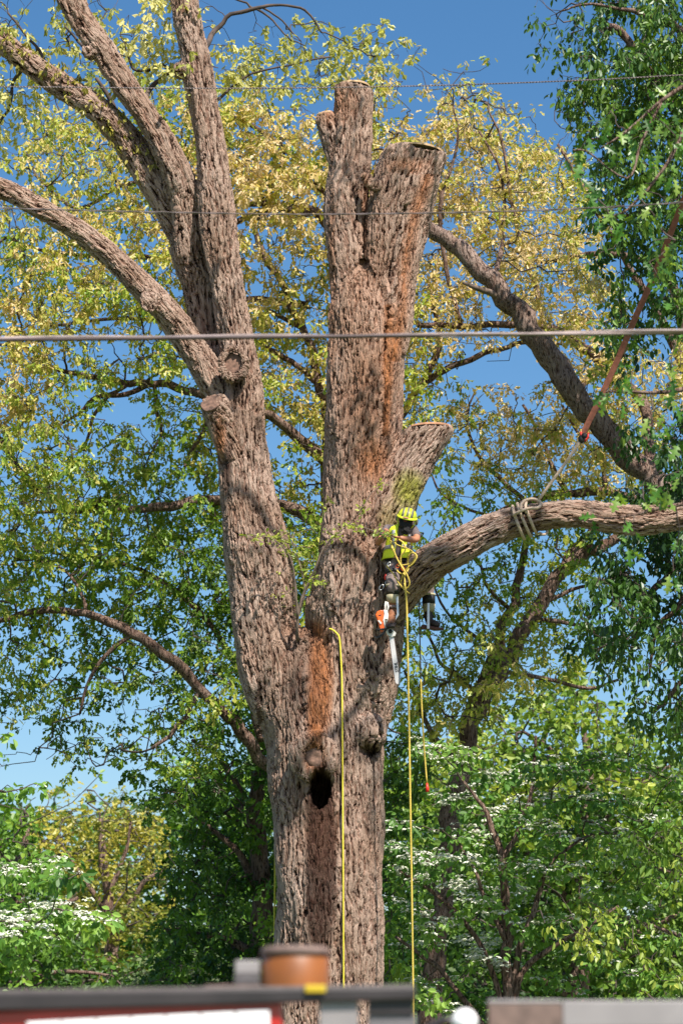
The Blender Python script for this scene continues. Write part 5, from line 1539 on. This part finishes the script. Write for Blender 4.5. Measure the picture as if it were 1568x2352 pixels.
# ------------------------------------------------------------------ ground, far wood, foreground truck
g = bmesh.new()
NG = 60
grid = []
for i in range(NG + 1):
    row = []
    for j in range(NG + 1):
        xx = -900 + 1800 * i / NG; yy = (150 + 1350 * (j - 30) / 30) if j > 30 else -150 + 10 * j
        d = math.hypot(xx, yy - 30)
        bank = 9.5 * (lambda t: t * t * (3 - 2 * t))(min(1, max(0, (yy - 95) / 40)))
        row.append(g.verts.new((xx, yy, bank + .25 * mnoise.noise(Vector((xx * .03, yy * .03, 0))) * min(1, d / 60))))
    grid.append(row)
for i in range(NG):
    for j in range(NG): g.faces.new((grid[i][j], grid[i + 1][j], grid[i + 1][j + 1], grid[i][j + 1]))
tag(bm_obj('ground', g, plain('grassy_ground', (0.07, 0.10, 0.03), .95, var=.4, scale=.8)), kind='structure')

# --- wooded bank far behind, closing the view low down
def woods():
    cells = []
    for r in range(36, 48):
        for c in range(-3, 35):
            if r < 38 and c < 8: continue
            cells.append((r, c, 9, 'w'))
    T, C, own, kind, td = place_crown(cells, lambda u, v: 92 + 4 * math.sin(u * .006), 3.5, .42, 2, .35)
    L = np.full(len(C), .42) * rng.uniform(.8, 1.2, len(C))
    tint = np.clip(.30 + .3 * smooth_noise(C, .5, 85) + .1 * smooth_noise(C, 2, 86), 0, 1)
    pos, dd, up, ln, tv = tufts(C, 6, .4, L, tint, droop=.2)
    tag(link_mesh('woods', leaves_mesh('woods', pos, dd, up, ln, tv, BROAD), M['leaf_maple'], None, smooth=False), kind='stuff')
woods()

# --- flowering dogwoods
def dogwood(label, base, trunks, sprays, Y0, leaf, flower, seed, group='white flowering dogwoods', leaf_amt=1.0):
    root = empty('dogwood_tree', base, label, 'tree', group)
    bm = bmesh.new(); sk = []
    for i, sp in enumerate(trunks):
        sk += limb_mesh(sp, bm, n=4, sides=8, seed=seed + i * 1.9)
    o = finish_limbs('stems', bm, M['bark_back'], root); o['kind'] = 'stuff'
    T = []; C = []; Fl = []; own = []
    for (u0, v0, u1, v1, nf, w) in sprays:
        L = math.hypot(u1 - u0, v1 - v0); n = max(3, int(L / 26))
        dY = rng.normal(0, .9)
        for k in range(n):
            t = (k + .5) / n
            u = u0 + (u1 - u0) * t; v = v0 + (v1 - v0) * t + 14 * math.sin(t * 3 + u0) + rng.normal(0, 8)
            p = P(u, v, Y0 + dY + rng.normal(0, .25)); T.append(tuple(p)); b = len(T) - 1
            for _ in range(int(w * 5 * leaf_amt + rng.uniform())):
                q = P(u + rng.normal(0, 16), v + rng.normal(3, 11), Y0 + dY + rng.normal(0, .45)); C.append(tuple(q)); own.append(b)
        for _ in range(int(nf * 1.5)):
            t = rng.uniform()
            Fl.append(tuple(P(u0 + (u1 - u0) * t + rng.normal(0, 8), v0 + (v1 - v0) * t + 14 * math.sin(t * 3 + u0) - 4 + rng.normal(0, w * 11), Y0 + dY + rng.normal(0, .4))))
    T = np.array(T); C = np.array(C); Fl = np.array(Fl); own = np.array(own)
    nodes, par, rad, order = grow([tuple(p) for p in sk], T, tip_r=.0045, maxr=.03)
    V1, F1 = twig_mesh('twigs', nodes, par, rad, order, bend=.06)
    tw = link_mesh('twigs', np_mesh('twigs', V1, F1), M['twig'], root); tw['kind'] = 'stuff'
    tint = np.clip(.58 + .3 * smooth_noise(C, 1.6, seed) + rng.normal(0, .1, len(C)), 0, 1)
    Lr = np.full(len(C), leaf)
    pos, dd, up, ln, tv = tufts(C, 5, leaf * .7, Lr, tint, droop=.55, face=.4)
    cr = link_mesh('crown', leaves_mesh('crown', pos, dd, up, ln, tv, tmpl_ellipse(.30)), M['leaf_dogwood'], root, smooth=False); cr['kind'] = 'stuff'
    # flat-topped clusters of little white flowers
    c = np.repeat(Fl, 12, axis=0); n = len(c)
    az = rng.uniform(0, 6.28, n); rr = np.sqrt(rng.uniform(0, 1, n)) * flower
    pos = c + np.stack([np.cos(az) * rr, np.sin(az) * rr, -rr * rr / flower * .5], 1)
    d = np.stack([np.cos(az), np.sin(az), rng.normal(-.1, .2, n)], 1)
    up = unit(np.stack([np.cos(az) * .4, np.sin(az) * .4 - .25, np.ones(n)], 1) + rng.normal(0, .15, (n, 3)))
    fl = link_mesh('flowers', leaves_mesh('flowers', pos, d, up, np.full(n, flower * .75), rng.uniform(0, 1, n), tmpl_ellipse(.42)), M['petal'], root, smooth=False); fl['kind'] = 'stuff'
    return root

SPR = []
def spr(u0, v0, u1, v1, nf, w=1.0): SPR.append((u0, v0, u1, v1, nf, w))
for a in ((950, 1700, 1110, 1752, 22), (985, 1745, 1080, 1775, 10), (1000, 1810, 1110, 1838, 20), (1090, 1790, 1210, 1800, 16), (1180, 1762, 1300, 1745, 7), (1290, 1750, 1420, 1760, 6), (1170, 1830, 1330, 1842, 18),
          (1330, 1830, 1470, 1845, 10), (890, 1905, 1000, 1890, 10), (885, 1950, 1020, 1965, 30), (1030, 1900, 1160, 1915, 14), (1180, 1890, 1300, 1900, 12), (1330, 1905, 1460, 1915, 10), (885, 2000, 1010, 2010, 24),
          (1020, 1960, 1100, 1990, 16), (1030, 2028, 1215, 2040, 46), (1220, 1985, 1340, 2000, 16), (1350, 1968, 1560, 1985, 8), (1060, 2075, 1180, 2085, 12), (885, 2070, 980, 2085, 14), (950, 2110, 1060, 2122, 20),
          (900, 2160, 1010, 2172, 10), (1050, 2150, 1150, 2165, 26), (1075, 2180, 1165, 2215, 34), (1170, 2110, 1320, 2122, 10), (1330, 2060, 1500, 2075, 10), (1230, 2170, 1400, 2185, 8), (930, 2235, 1060, 2250, 10),
          (1180, 2240, 1350, 2255, 5), (1380, 2130, 1560, 2150, 6), (1350, 2215, 1560, 2235, 4), (890, 2290, 1050, 2310, 4), (1100, 2300, 1300, 2310, 2), (1060, 1870, 1150, 1862, 8), (1240, 1930, 1380, 1945, 10), (1130, 2000, 1260, 1960, 12), (1450, 1770, 1580, 1790, 8), (1480, 1890, 1600, 1905, 6)):
    spr(*a, .95)
dogwood('wide dogwood with tiers of white blossom right of the big trunk', P(1170, 2560, 34.5),
        [[(1170, 2560, 17, 34.5), (1168, 2400, 15, 34.5), (1165, 2270, 14, 34.5), (1162, 2150, 12, 34.5), (1158, 2030, 10, 34.5), (1140, 1930, 8, 34.5), (1105, 1850, 5, 34.5), (1060, 1790, 3, 34.5)],
         [(1160, 2060, 8, 34.5), (1155, 1980, 7, 34.5), (1185, 1920, 6, 34.5), (1215, 1840, 5, 34.5), (1226, 1750, 4, 34.5), (1230, 1690, 3, 34.5)],
         [(1168, 2300, 9, 34.5), (1185, 2200, 8, 34.5), (1215, 2120, 7, 34.5), (1240, 2040, 6, 34.5), (1265, 1980, 4, 34.5), (1330, 1930, 3, 34.5)],
         [(1175, 2320, 9, 34.5), (1200, 2230, 8, 34.5), (1260, 2180, 6, 34.5), (1330, 2140, 4, 34.5), (1420, 2080, 3, 34.5)],
         [(1160, 2330, 8, 34.5), (1130, 2230, 7, 34.5), (1090, 2150, 6, 34.5), (1030, 2080, 5, 34.5), (960, 2030, 4, 34.5), (900, 1990, 3, 34.5)],
         [(1150, 2420, 9, 34.5), (1080, 2320, 7, 34.5), (1020, 2240, 6, 34.5), (960, 2190, 5, 34.5), (905, 2150, 3, 34.5)],
         [(1160, 2160, 7, 34.5), (1120, 2080, 5, 34.5), (1090, 2000, 4, 34.5), (1050, 1930, 3, 34.5)]],
        SPR, 34.5, .115, .066, 401, leaf_amt=1.15)
SPR2 = [(0, 1985, 60, 1990, 12, .9), (40, 1995, 150, 1988, 14, .9), (120, 1992, 200, 2010, 3, .9), (-60, 2000, 20, 2025, 8, .9), (0, 2100, 120, 2120, 34, 1.0), (60, 2095, 220, 2108, 24, 1.0), (150, 2105, 270, 2098, 6, .9), (-50, 2125, 60, 2135, 14, .9),
        (-60, 2060, 80, 2075, 5, .8), (60, 2150, 160, 2165, 4, .8), (-80, 1815, 110, 1818, 1, .5), (-80, 1712, 36, 1700, 0, .5), (-60, 2200, 60, 2215, 3, .8)]
dogwood('dogwood branches with white blossom reaching in low from the left edge', P(-240, 2760, 27),
        [[(-240, 2760, 20, 27), (-230, 2500, 17, 27), (-200, 2300, 14, 27), (-160, 2200, 11, 27), (-90, 2130, 7, 27), (0, 2115, 4, 27), (90, 2115, 3, 27)],
         [(-215, 2400, 11, 27), (-190, 2200, 9, 27), (-150, 2050, 7, 27), (-60, 2000, 4, 27), (60, 1994, 2.5, 27)],
         [(-190, 2200, 8, 27), (-170, 1950, 6, 27), (-120, 1830, 4, 27), (0, 1816, 2.5, 27)], [(-170, 1960, 5, 27), (-130, 1760, 3.5, 27), (-60, 1718, 2, 27)]],
        SPR2, 27, .115, .050, 431)

# small pale tree at the foot of the bank and hanging bright leaves on the right
simple_tree('shrub', 'pale grey green shrub above the truck rail low on the left', P(420, 2560, 50),
    [(420, 2560, 10, 50), (420, 2400, 8, 50), (430, 2300, 5, 50), (440, 2240, 3, 50)], [[(420, 2380, 5, 50), (370, 2300, 3, 50), (330, 2270, 2, 50)], [(425, 2340, 5, 50), (500, 2280, 3, 50), (560, 2260, 2, 50)]],
    'x', 50, 1.0, leaf_mat('sage_leaf', [(0, (.07, .11, .04)), (1, (.25, .30, .12))], trans=.3), BROAD, .13, lambda C, k: np.clip(.6 + .3 * smooth_noise(C, 1, 95), 0, 1), 140,
    cells=[(45, 7, 8, 'x'), (45, 8, 9, 'x'), (45, 9, 8, 'x'), (45, 10, 7, 'x'), (46, 6, 8, 'x'), (46, 7, 9, 'x'), (46, 8, 9, 'x'), (46, 9, 9, 'x'), (46, 10, 8, 'x'), (46, 11, 8, 'x'), (47, 6, 9, 'x'), (47, 7, 9, 'x'), (47, 8, 9, 'x'), (47, 9, 9, 'x'), (47, 10, 9, 'x'), (47, 11, 9, 'x')],
    amount=1.0, n_leaf=6, droop=-.2, clumps=3, twig_r=.008, tuft_spread=.13)
simple_tree('sapling', 'sapling with bright drooping leaves low at the right edge', P(1660, 2700, 33),
    [(1660, 2700, 16, 33), (1655, 2400, 12, 33), (1640, 2150, 9, 33), (1600, 1980, 6, 33), (1540, 1920, 3, 33)], [[(1645, 2200, 7, 33), (1560, 2150, 5, 33), (1470, 2120, 3, 33), (1400, 2130, 2, 33)], [(1620, 2040, 6, 33), (1560, 2010, 4, 33), (1500, 1990, 2, 33)]],
    'x', 33, .5, M['leaf_bright'], ELL, .115, lambda C, k: np.clip(.72 + .25 * smooth_noise(C, 2, 96), 0, 1), 150,
    cells=[(38, 30, 5, 'x'), (38, 31, 6, 'x'), (39, 29, 5, 'x'), (39, 30, 6, 'x'), (39, 31, 7, 'x'), (40, 30, 5, 'x'), (40, 31, 7, 'x'), (41, 31, 4, 'x'), (42, 27, 4, 'x'), (42, 28, 5, 'x'), (43, 26, 4, 'x'), (43, 27, 6, 'x'), (43, 28, 6, 'x'), (43, 29, 5, 'x'), (43, 30, 5, 'x'), (44, 28, 4, 'x'), (44, 29, 4, 'x'), (44, 31, 5, 'x'), (39, 32, 7, 'x'), (40, 32, 7, 'x'), (38, 32, 7, 'x'), (45, 31, 5, 'x')],
    amount=.9, n_leaf=5, droop=.9, clumps=2, twig_r=.004, tuft_spread=.12)

# --- sprouts growing from the fork of the big tree, and the twig the worker holds
def sprouts():
    bm = bmesh.new()
    sk = []
    for i, sp in enumerate((
        [(684, 1470, 4.5, 31.15), (682, 1440, 4, 31.05), (686, 1400, 3.6, 31.0), (705, 1345, 3.2, 30.95), (722, 1310, 2.8, 30.9), (742, 1262, 2.2, 30.85), (768, 1230, 2, 30.8), (792, 1212, 1.6, 30.75)],
        [(682, 1420, 3.5, 31.0), (680, 1360, 2.6, 30.9), (672, 1300, 2, 30.85), (655, 1262, 1.8, 30.8), (625, 1238, 1.4, 30.75), (575, 1226, 1, 30.7)],
        [(686, 1410, 2.6, 31.1), (700, 1360, 2, 31.2), (690, 1300, 1.8, 31.3), (672, 1250, 1.4, 31.4)])):
        sk += limb_mesh(sp, bm, n=4, sides=6, seed=500 + i)
    finish_limbs('sprout_stems', bm, M['twig_pale'], oak)['kind'] = 'stuff'
    C = []
    def line(u0, v0, u1, v1, n, s, Y=30.75):
        for k in range(n):
            t = (k + .5) / n; C.append(tuple(P(u0 + (u1 - u0) * t + rng.normal(0, s), v0 + (v1 - v0) * t + rng.normal(0, s), Y + rng.normal(0, .08))))
    line(570, 1224, 660, 1245, 10, 5); line(640, 1235, 690, 1280, 8, 8, 30.9)
    for _ in range(120):
        u = rng.uniform(632, 738); v = rng.uniform(1215, 1400)
        if u > 690 + (1400 - v) * .3 : continue
        C.append(tuple(P(u, v, 31.6 + rng.normal(0, .2))))
    line(745, 1240, 790, 1205, 7, 7); line(735, 1160, 765, 1150, 4, 6, 30.85); line(820, 1170, 840, 1150, 4, 6); line(868, 1118, 878, 1105, 3, 4)
    line(712, 1330, 740, 1330, 5, 4, 30.85)
    C = np.array(C)
    nodes, par, rad, order = grow([tuple(p) for p in sk], C, tip_r=.003, maxr=.008)
    V1, F1 = twig_mesh('t', nodes, par, rad, order, bend=.05)
    tw = link_mesh('sprout_twigs', np_mesh('sprout_twigs', V1, F1), M['twig_pale'], oak); tw['kind'] = 'stuff'
    pos, dd, up, ln, tv = tufts(C, 6, .05, np.full(len(C), .065), np.full(len(C), .85), droop=.2)
    o = link_mesh('sprout_leaves', leaves_mesh('sprout_leaves', pos, dd, up, ln, tv, ELL), M['leaf_bright'], oak, smooth=False); o['kind'] = 'stuff'
    # the cut twig in his hands
    tw = empty('leafy_twig', P(893, 1230, 30.5), 'thin leafy twig the worker grips, its yellow green leaves against the bark', 'twig')
    s = [(903, 1236, 30.5), (890, 1230, 30.52), (870, 1224, 30.5), (845, 1215, 30.5), (815, 1207, 30.5), (790, 1203, 30.5)]
    rope('stem', s, 1.2, M['twig_pale'], tw)
    C = []
    for k in range(34):
        t = rng.uniform(); j = min(4, int(t * 5)); f = t * 5 - j
        C.append(tuple(P(s[j][0] + (s[j + 1][0] - s[j][0]) * f + rng.normal(0, 3), s[j][1] + (s[j + 1][1] - s[j][1]) * f + rng.normal(0, 5), 30.48 + rng.normal(0, .04))))
    C = np.array(C)
    pos, dd, up, ln, tv = tufts(C, 3, .03, np.full(len(C), .055), np.full(len(C), .8), droop=.3)
    o = link_mesh('leaves', leaves_mesh('leaves', pos, dd, up, ln, tv, ELL), M['leaf_bright'], tw, smooth=False); o['kind'] = 'stuff'
sprouts()

# --- nearer oak boughs reaching in from the right, big enough to show each lobed leaf
def near_oak():
    Y0 = 20.0
    half = [(0, .015), (.12, .02), (.20, .13), (.30, .20), (.33, .07), (.45, .10), (.55, .33), (.62, .30), (.60, .10), (.70, .09), (.80, .24), (.86, .20), (.85, .06), (.93, .09), (1.0, 0)]
    meshes = []
    for vi in range(6):
        me = bpy.data.meshes.new('leaf'); r_ = random.Random(vi)
        V = []; F = []
        spine = [(h[0], 0) for h in half]
        def zz(a, w): return -.28 * a * a * (0.6 + vi * .2) + .25 * abs(w)
        ids = {}
        for i, h in enumerate(half):
            V.append((h[0], 0, zz(h[0], 0)))
        n = len(half)
        for s in (1, -1):
            b = len(V)
            for h in half:
                k = 1 + r_.uniform(-.15, .15)
                V.append((h[0] + r_.uniform(-.01, .01), s * h[1] * k, zz(h[0], h[1])))
            for i in range(n - 1):
                q = (i, i + 1, b + i + 1, b + i)
                F.append(q if s > 0 else q[::-1])
        me.from_pydata(V, [], F)
        a = me.attributes.new('tint', 'FLOAT', 'POINT'); a.data.foreach_set('value', [(.15, .4, .6, .75, .9, .5)[vi]] * len(V))
        me.materials.append(M['leaf_near'])
        meshes.append(me)
    root = empty('oak_tree', P(2250, 3300, Y0), 'nearer oak whose big lobed leaves hang in from the upper right edge', 'tree')
    bm = bmesh.new(); sk = []
    for i, sp in enumerate((
        [(2250, 3400, 90, Y0), (2200, 2400, 75, Y0), (2120, 1400, 60, Y0), (2000, 700, 45, Y0), (1850, 350, 30, Y0), (1700, 200, 12, Y0), (1600, 190, 7, Y0), (1520, 230, 4.5, Y0), (1440, 300, 3, Y0), (1380, 340, 2, Y0)],
        [(1600, 190, 5, Y0), (1560, 320, 4.5, Y0), (1500, 420, 3.5, Y0), (1440, 480, 3, Y0), (1400, 500, 2, Y0)],
        [(1520, 230, 3.5, Y0), (1470, 330, 3, Y0), (1440, 410, 2.5, Y0), (1350, 350, 2, Y0), (1315, 345, 1.5, Y0)],
        [(2060, 1000, 30, Y0), (1800, 900, 14, Y0), (1640, 880, 8, Y0), (1540, 900, 5, Y0), (1450, 900, 3, Y0), (1390, 900, 2, Y0)],
        [(2120, 1350, 30, Y0), (1850, 1220, 14, Y0), (1650, 1160, 7, Y0), (1550, 1160, 5, Y0), (1470, 1180, 3, Y0), (1400, 1190, 2, Y0)])):
        sk += limb_mesh(sp, bm, n=4, sides=9, seed=600 + i)
    o = finish_limbs('trunk', bm, M['bark_back'], root)
    clusters = [(1325, 355, 28, 5), (1345, 330, 20, 3), (1330, 400, 22, 4), (1395, 335, 26, 5), (1420, 300, 26, 5), (1400, 262, 14, 3), (1470, 285, 26, 6), (1440, 350, 26, 5), (1490, 350, 30, 7), (1480, 260, 24, 5), (1530, 250, 28, 6), (1550, 320, 28, 6),
                (1350, 440, 16, 3), (1370, 460, 18, 2), (1480, 430, 28, 6), (1530, 400, 28, 6), (1560, 470, 30, 6), (1500, 500, 26, 6), (1430, 480, 20, 3), (1400, 490, 22, 5), (1420, 520, 22, 5), (1500, 560, 26, 6), (1550, 560, 26, 6), (1530, 610, 26, 6), (1490, 610, 20, 4),
                (1560, 190, 24, 5), (1500, 200, 20, 3), (1540, 680, 22, 4), (1560, 760, 24, 5), (1540, 850, 24, 5), (1420, 890, 22, 4), (1390, 905, 20, 4), (1440, 920, 24, 4), (1450, 860, 18, 3), (1550, 920, 26, 6), (1560, 1000, 26, 5), (1500, 950, 20, 3),
                (1440, 1245, 18, 4), (1366, 1190, 10, 2), (1475, 1150, 22, 3), (1530, 1125, 24, 5), (1555, 1250, 20, 3), (1455, 1205, 16, 2), (1560, 1090, 20, 4), (1545, 1320, 20, 3), (1480, 1110, 20, 3), (1420, 1130, 16, 2)]
    T = []
    total = 0
    first = {}
    for (u, v, s, n) in clusters:
        dY = rng.normal(0, .35)
        c = P(u, v - 8, Y0 + dY); T.append(tuple(c))
        for _ in range(n):
            vi = int(rng.integers(0, 6))
            o = bpy.data.objects.new('leaf', meshes[vi]); col.objects.link(o)
            p = P(u + rng.normal(0, s * .5), v + rng.normal(0, s * .55), Y0 + dY + rng.normal(0, .10))
            d = Vector((rng.normal(0, .75), rng.normal(-.1, .6), rng.normal(-.75, .4))).normalized()
            up = Vector((rng.normal(0, .45), -.45 + rng.normal(0, .4), .7)).normalized()
            s_ = up.cross(d).normalized(); u_ = d.cross(s_)
            L = .15 * rng.uniform(.7, 1.2)
            m = Matrix((d * L, s_ * L, u_ * L)).transposed().to_4x4(); m.translation = p - root.location
            o.parent = root; o.matrix_parent_inverse = Matrix.Identity(4); o.matrix_basis = m
            total += 1
    nodes, par, rad, order = grow([tuple(p) for p in sk], np.array(T), tip_r=.004, maxr=.012)
    V1, F1 = twig_mesh('t', nodes, par, rad, order, bend=.06)
    tw = link_mesh('twigs', np_mesh('twigs', V1, F1), M['twig'], root); tw['kind'] = 'stuff'
def shade_boughs():  # unseen boughs added above the frame to cast dappled shade on the trunk
    root = next(o for o in col.objects if o.get('label', '').startswith('nearer oak'))
    bm = bmesh.new(); sk = []
    W = [[(9.5, 20, 12), (8, 22, 14), (6, 24, 15.3), (4, 25.5, 16), (1.5, 26.5, 16.4), (-.8, 27.2, 16.6)], [(6, 24, 15.3), (4.7, 26.2, 16.6), (3.3, 28, 17.6), (1.9, 29.3, 18.4)], [(4, 25.5, 16), (2.6, 24, 15.2), (.8, 22.8, 14.6)]]
    for i, w in enumerate(W):
        q = spline([(*p, 0) for p in w], 4)
        pts = [Vector(p[:3]) for p in q]; n = len(pts)
        add_tube(bm, pts, [(.11 if i == 0 else .06) * (1 - .8 * k / n) for k in range(n)], 8); sk += pts
    finish_limbs('limbs', bm, M['bark_back'], root)['kind'] = 'stuff'
    T = []
    while len(T) < 190:
        b = sk[int(rng.integers(0, len(sk)))]
        p = b + Vector((rng.normal(0, .8), rng.normal(0, .8), rng.normal(.2, .5)))
        if p.z - CAMZ > p.y * .50 + .5: T.append(tuple(p))
    T = np.array(T)
    nodes, par, rad, order = grow([tuple(p) for p in sk], T, tip_r=.005, maxr=.03)
    V1, F1 = twig_mesh('t', nodes, par, rad, order, bend=.06)
    link_mesh('twigs', np_mesh('twigs', V1, F1), M['twig'], root)['kind'] = 'stuff'
    C = np.repeat(T, 3, axis=0) + rng.normal(0, .16, (len(T) * 3, 3))
    w = np.array(P(915, 1260, 30.9)); sd = np.array(to_sun); q = C - w
    C = C[np.linalg.norm(q - (q @ sd)[:, None] * sd, axis=1) > 1.0]  # leaves cleared along the sun line so the worker stays lit
    pos, dd, up, ln, tv = tufts(C, 6, .08, np.full(len(C), .13), np.full(len(C), .5), droop=.5)
    link_mesh('crown', leaves_mesh('crown', pos, dd, up, ln, tv, OAKLEAF), M['leaf_gold'], root, smooth=False)['kind'] = 'stuff'
M['leaf_near'] = leaf_mat('lobed_oak_leaf', [(0, (0.03, 0.09, 0.012)), (.5, (0.10, 0.24, 0.03)), (1, (0.32, 0.42, 0.08))], trans=.4, rough=.4)
near_oak()
shade_boughs()

# ------------------------------------------------------------------ the utility truck close to the camera
M['truck_red'] = plain('red_truck_paint', (0.45, 0.015, 0.012), .3, var=.05, coat=.6)
M['rack_black'] = plain('black_rack_paint', (0.035, 0.028, 0.028), .45, var=.3, scale=6)
M['alu'] = plain('brushed_aluminium', (0.30, 0.27, 0.265), .45, metal=.2, var=.15, scale=5)
M['amber'] = plain('amber_lens', (0.25, 0.078, 0.012), .45, var=.2, scale=9, coat=.2)
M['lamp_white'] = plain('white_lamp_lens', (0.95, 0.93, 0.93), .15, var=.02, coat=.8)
M['brownish'] = plain('rusty_brown_cover', (0.16, 0.105, 0.085), .7, var=.3)
M['rubber'] = plain('tyre_rubber', (0.02, 0.02, 0.02), .85)
M['glass'] = plain('dark_glass', (0.02, 0.025, 0.03), .08, spec=.8)
def box_px(bm, u0, v0, u1, v1, Y, th, bev=.004):
    """a box whose near face spans the given sheet rectangle at distance Y"""
    a = P(u0, v1, Y); b = P(u1, v0, Y)
    add_box(bm, ((a.x + b.x) / 2, Y + th / 2, (a.z + b.z) / 2), (abs(b.x - a.x), th, abs(b.z - a.z)), None, bev)
def truck():
    Y = 7.2
    root = empty('utility_truck', Vector((0, Y + 1.05, 0)), 'blurred red utility truck with black rack and amber beacon across the bottom', 'truck')
    def part(name, mat, boxes, parent=root, bev=.004):
        bm = bmesh.new()
        for b in boxes: box_px(bm, *b[:6], bev=bev)
        return bm_obj(name, bm, mat, parent, smooth=False)
    bm = bmesh.new()
    a = P(-900, 2284, Y); b = P(955, 2252, Y)
    solid(bm, [(-900, 2291), (955, 2267), (955, 2296), (-900, 2346)], Y, .06, .006)
    bm_obj('rack_rail', bm, M['rack_black'], root, smooth=False)
    solid_obj('rail_top', [(-900, 2285), (950, 2261), (950, 2266.5), (-900, 2290.5)], Y + .005, .05, plain('grey_rail_cap', (.20, .165, .16), .4, var=.2), root)
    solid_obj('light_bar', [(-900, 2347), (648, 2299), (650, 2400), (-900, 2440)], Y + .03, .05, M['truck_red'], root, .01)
    for u in np.arange(100, 640, 80):  # white plates standing in for sunlit highlights along the red bar
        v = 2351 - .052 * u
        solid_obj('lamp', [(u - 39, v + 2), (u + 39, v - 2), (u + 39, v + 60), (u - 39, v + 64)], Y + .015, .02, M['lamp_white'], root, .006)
    part('rack_post', M['alu'], [(733, 2300, 822, 2700, Y + .02, .05)])
    part('rack_post', M['rack_black'], [(845, 2292, 950, 2330, Y + .02, .06)])
    part('equipment_panel', plain('grey_panel', (.16, .145, .15), .4), [(846, 2330.5, 956, 2700, Y + .03, .05)])
    # beacon
    bc = P(678, 2240, Y + .10)
    bm = bmesh.new()
    h = abs(P(678, 2192, Y + .1).z - P(678, 2286, Y + .1).z)
    loft(bm, [(P(678, 2290, Y + .1), .100, .092), (P(678, 2282, Y + .1), .103, .094), (P(678, 2200, Y + .1), .099, .090), (P(678, 2194, Y + .1), .092, .084)], 32)
    be = bm_obj('beacon', bm, M['amber'], root)
    bm = bmesh.new(); loft(bm, [(P(678, 2195, Y + .1), .103, .094), (P(678, 2180, Y + .1), .101, .092), (P(678, 2174, Y + .1), .085, .078)], 32)
    bm_obj('beacon_cap', bm, M['brownish'], be)
    bm = bmesh.new(); box_px(bm, 700, 2262, 748, 2280, Y - .015, .03)
    bm_obj('beacon_plate', bm, plain('yellow_plate', (.6, .42, .02), .5), be, smooth=False)
    part('junction_box', M['alu'], [(540, 2206, 597, 2236, Y + .08, .06)])
    part('junction_box', plain('grey_box', (.10, .09, .09), .5), [(538, 2237, 597, 2262, Y + .08, .06)])
    part('beacon_bracket', M['brownish'], [(470, 2262.5, 600, 2286, Y + .07, .08)])
    # right-hand rack of the same truck
    part('rack_rail', M['alu'], [(1292, 2298, 1900, 2360, Y + .05, .06)])
    part('rail_cover', M['brownish'], [(1122, 2306, 1290, 2362, Y + .05, .05)])
    part('rail_cap', M['alu'], [(1120, 2296, 1290, 2305, Y + .05, .05)])
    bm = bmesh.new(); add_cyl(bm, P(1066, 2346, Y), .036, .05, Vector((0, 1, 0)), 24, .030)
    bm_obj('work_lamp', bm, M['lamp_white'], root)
    tube_obj('lamp_arm', [P(950, 2400, Y + .05), P(985, 2362, Y + .05), P(1020, 2344, Y + .04), P(1052, 2346, Y + .03)], .014, M['rack_black'], root, 8)
    # the truck below the frame: bed, cab, wheels
    bm = bmesh.new(); add_box(bm, Vector((.55, Y + 1.05, 1.02)), (3.3, 2.0, .62), None, .03)
    bm_obj('bed', bm, M['truck_red'], root, smooth=False)
    bm = bmesh.new(); add_box(bm, Vector((.1, Y + 1.05, .62)), (5.9, 1.5, .16), None, .01)
    bm_obj('chassis', bm, M['rack_black'], root, smooth=False)
    bm = bmesh.new()
    prof = [(-1.15, .72), (-1.15, 1.62), (-2.05, 1.62), (-2.45, 1.22), (-3.05, 1.12), (-3.1, .72)]
    f = [bm.verts.new((x, Y + .1, z)) for x, z in prof]; b2 = [bm.verts.new((x, Y + 2.0, z)) for x, z in prof]
    bm.faces.new(f); bm.faces.new(b2[::-1])
    for i in range(6): bm.faces.new((f[i], b2[i], b2[(i + 1) % 6], f[(i + 1) % 6]))
    bmesh.ops.recalc_face_normals(bm, faces=bm.faces[:])
    bmesh.ops.bevel(bm, geom=bm.edges[:], offset=.03, segments=2, affect='EDGES')
    bm_obj('cab', bm, M['truck_red'], root, smooth=False)
    bm = bmesh.new(); add_box(bm, Vector((-1.62, Y + .095, 1.40)), (.7, .01, .30), None)
    bm_obj('side_window', bm, M['glass'], root, smooth=False)
    for x in (-2.45, 1.15):
        for yy in (Y + .22, Y + 1.88):
            bm = bmesh.new(); add_cyl(bm, Vector((x, yy, .40)), .40, .26, Vector((0, 1, 0)), 32)
            es = [e for e in bm.edges if len(e.link_faces) == 2 and any(len(f_.verts) > 4 for f_ in e.link_faces)]
            bmesh.ops.bevel(bm, geom=es, offset=.04, segments=2, affect='EDGES')
            w = bm_obj('wheel', bm, M['rubber'], root)
            bm = bmesh.new(); add_cyl(bm, Vector((x, yy, .40)), .22, .27, Vector((0, 1, 0)), 24)
            bm_obj('rim', bm, M['alu'], w)
truck()
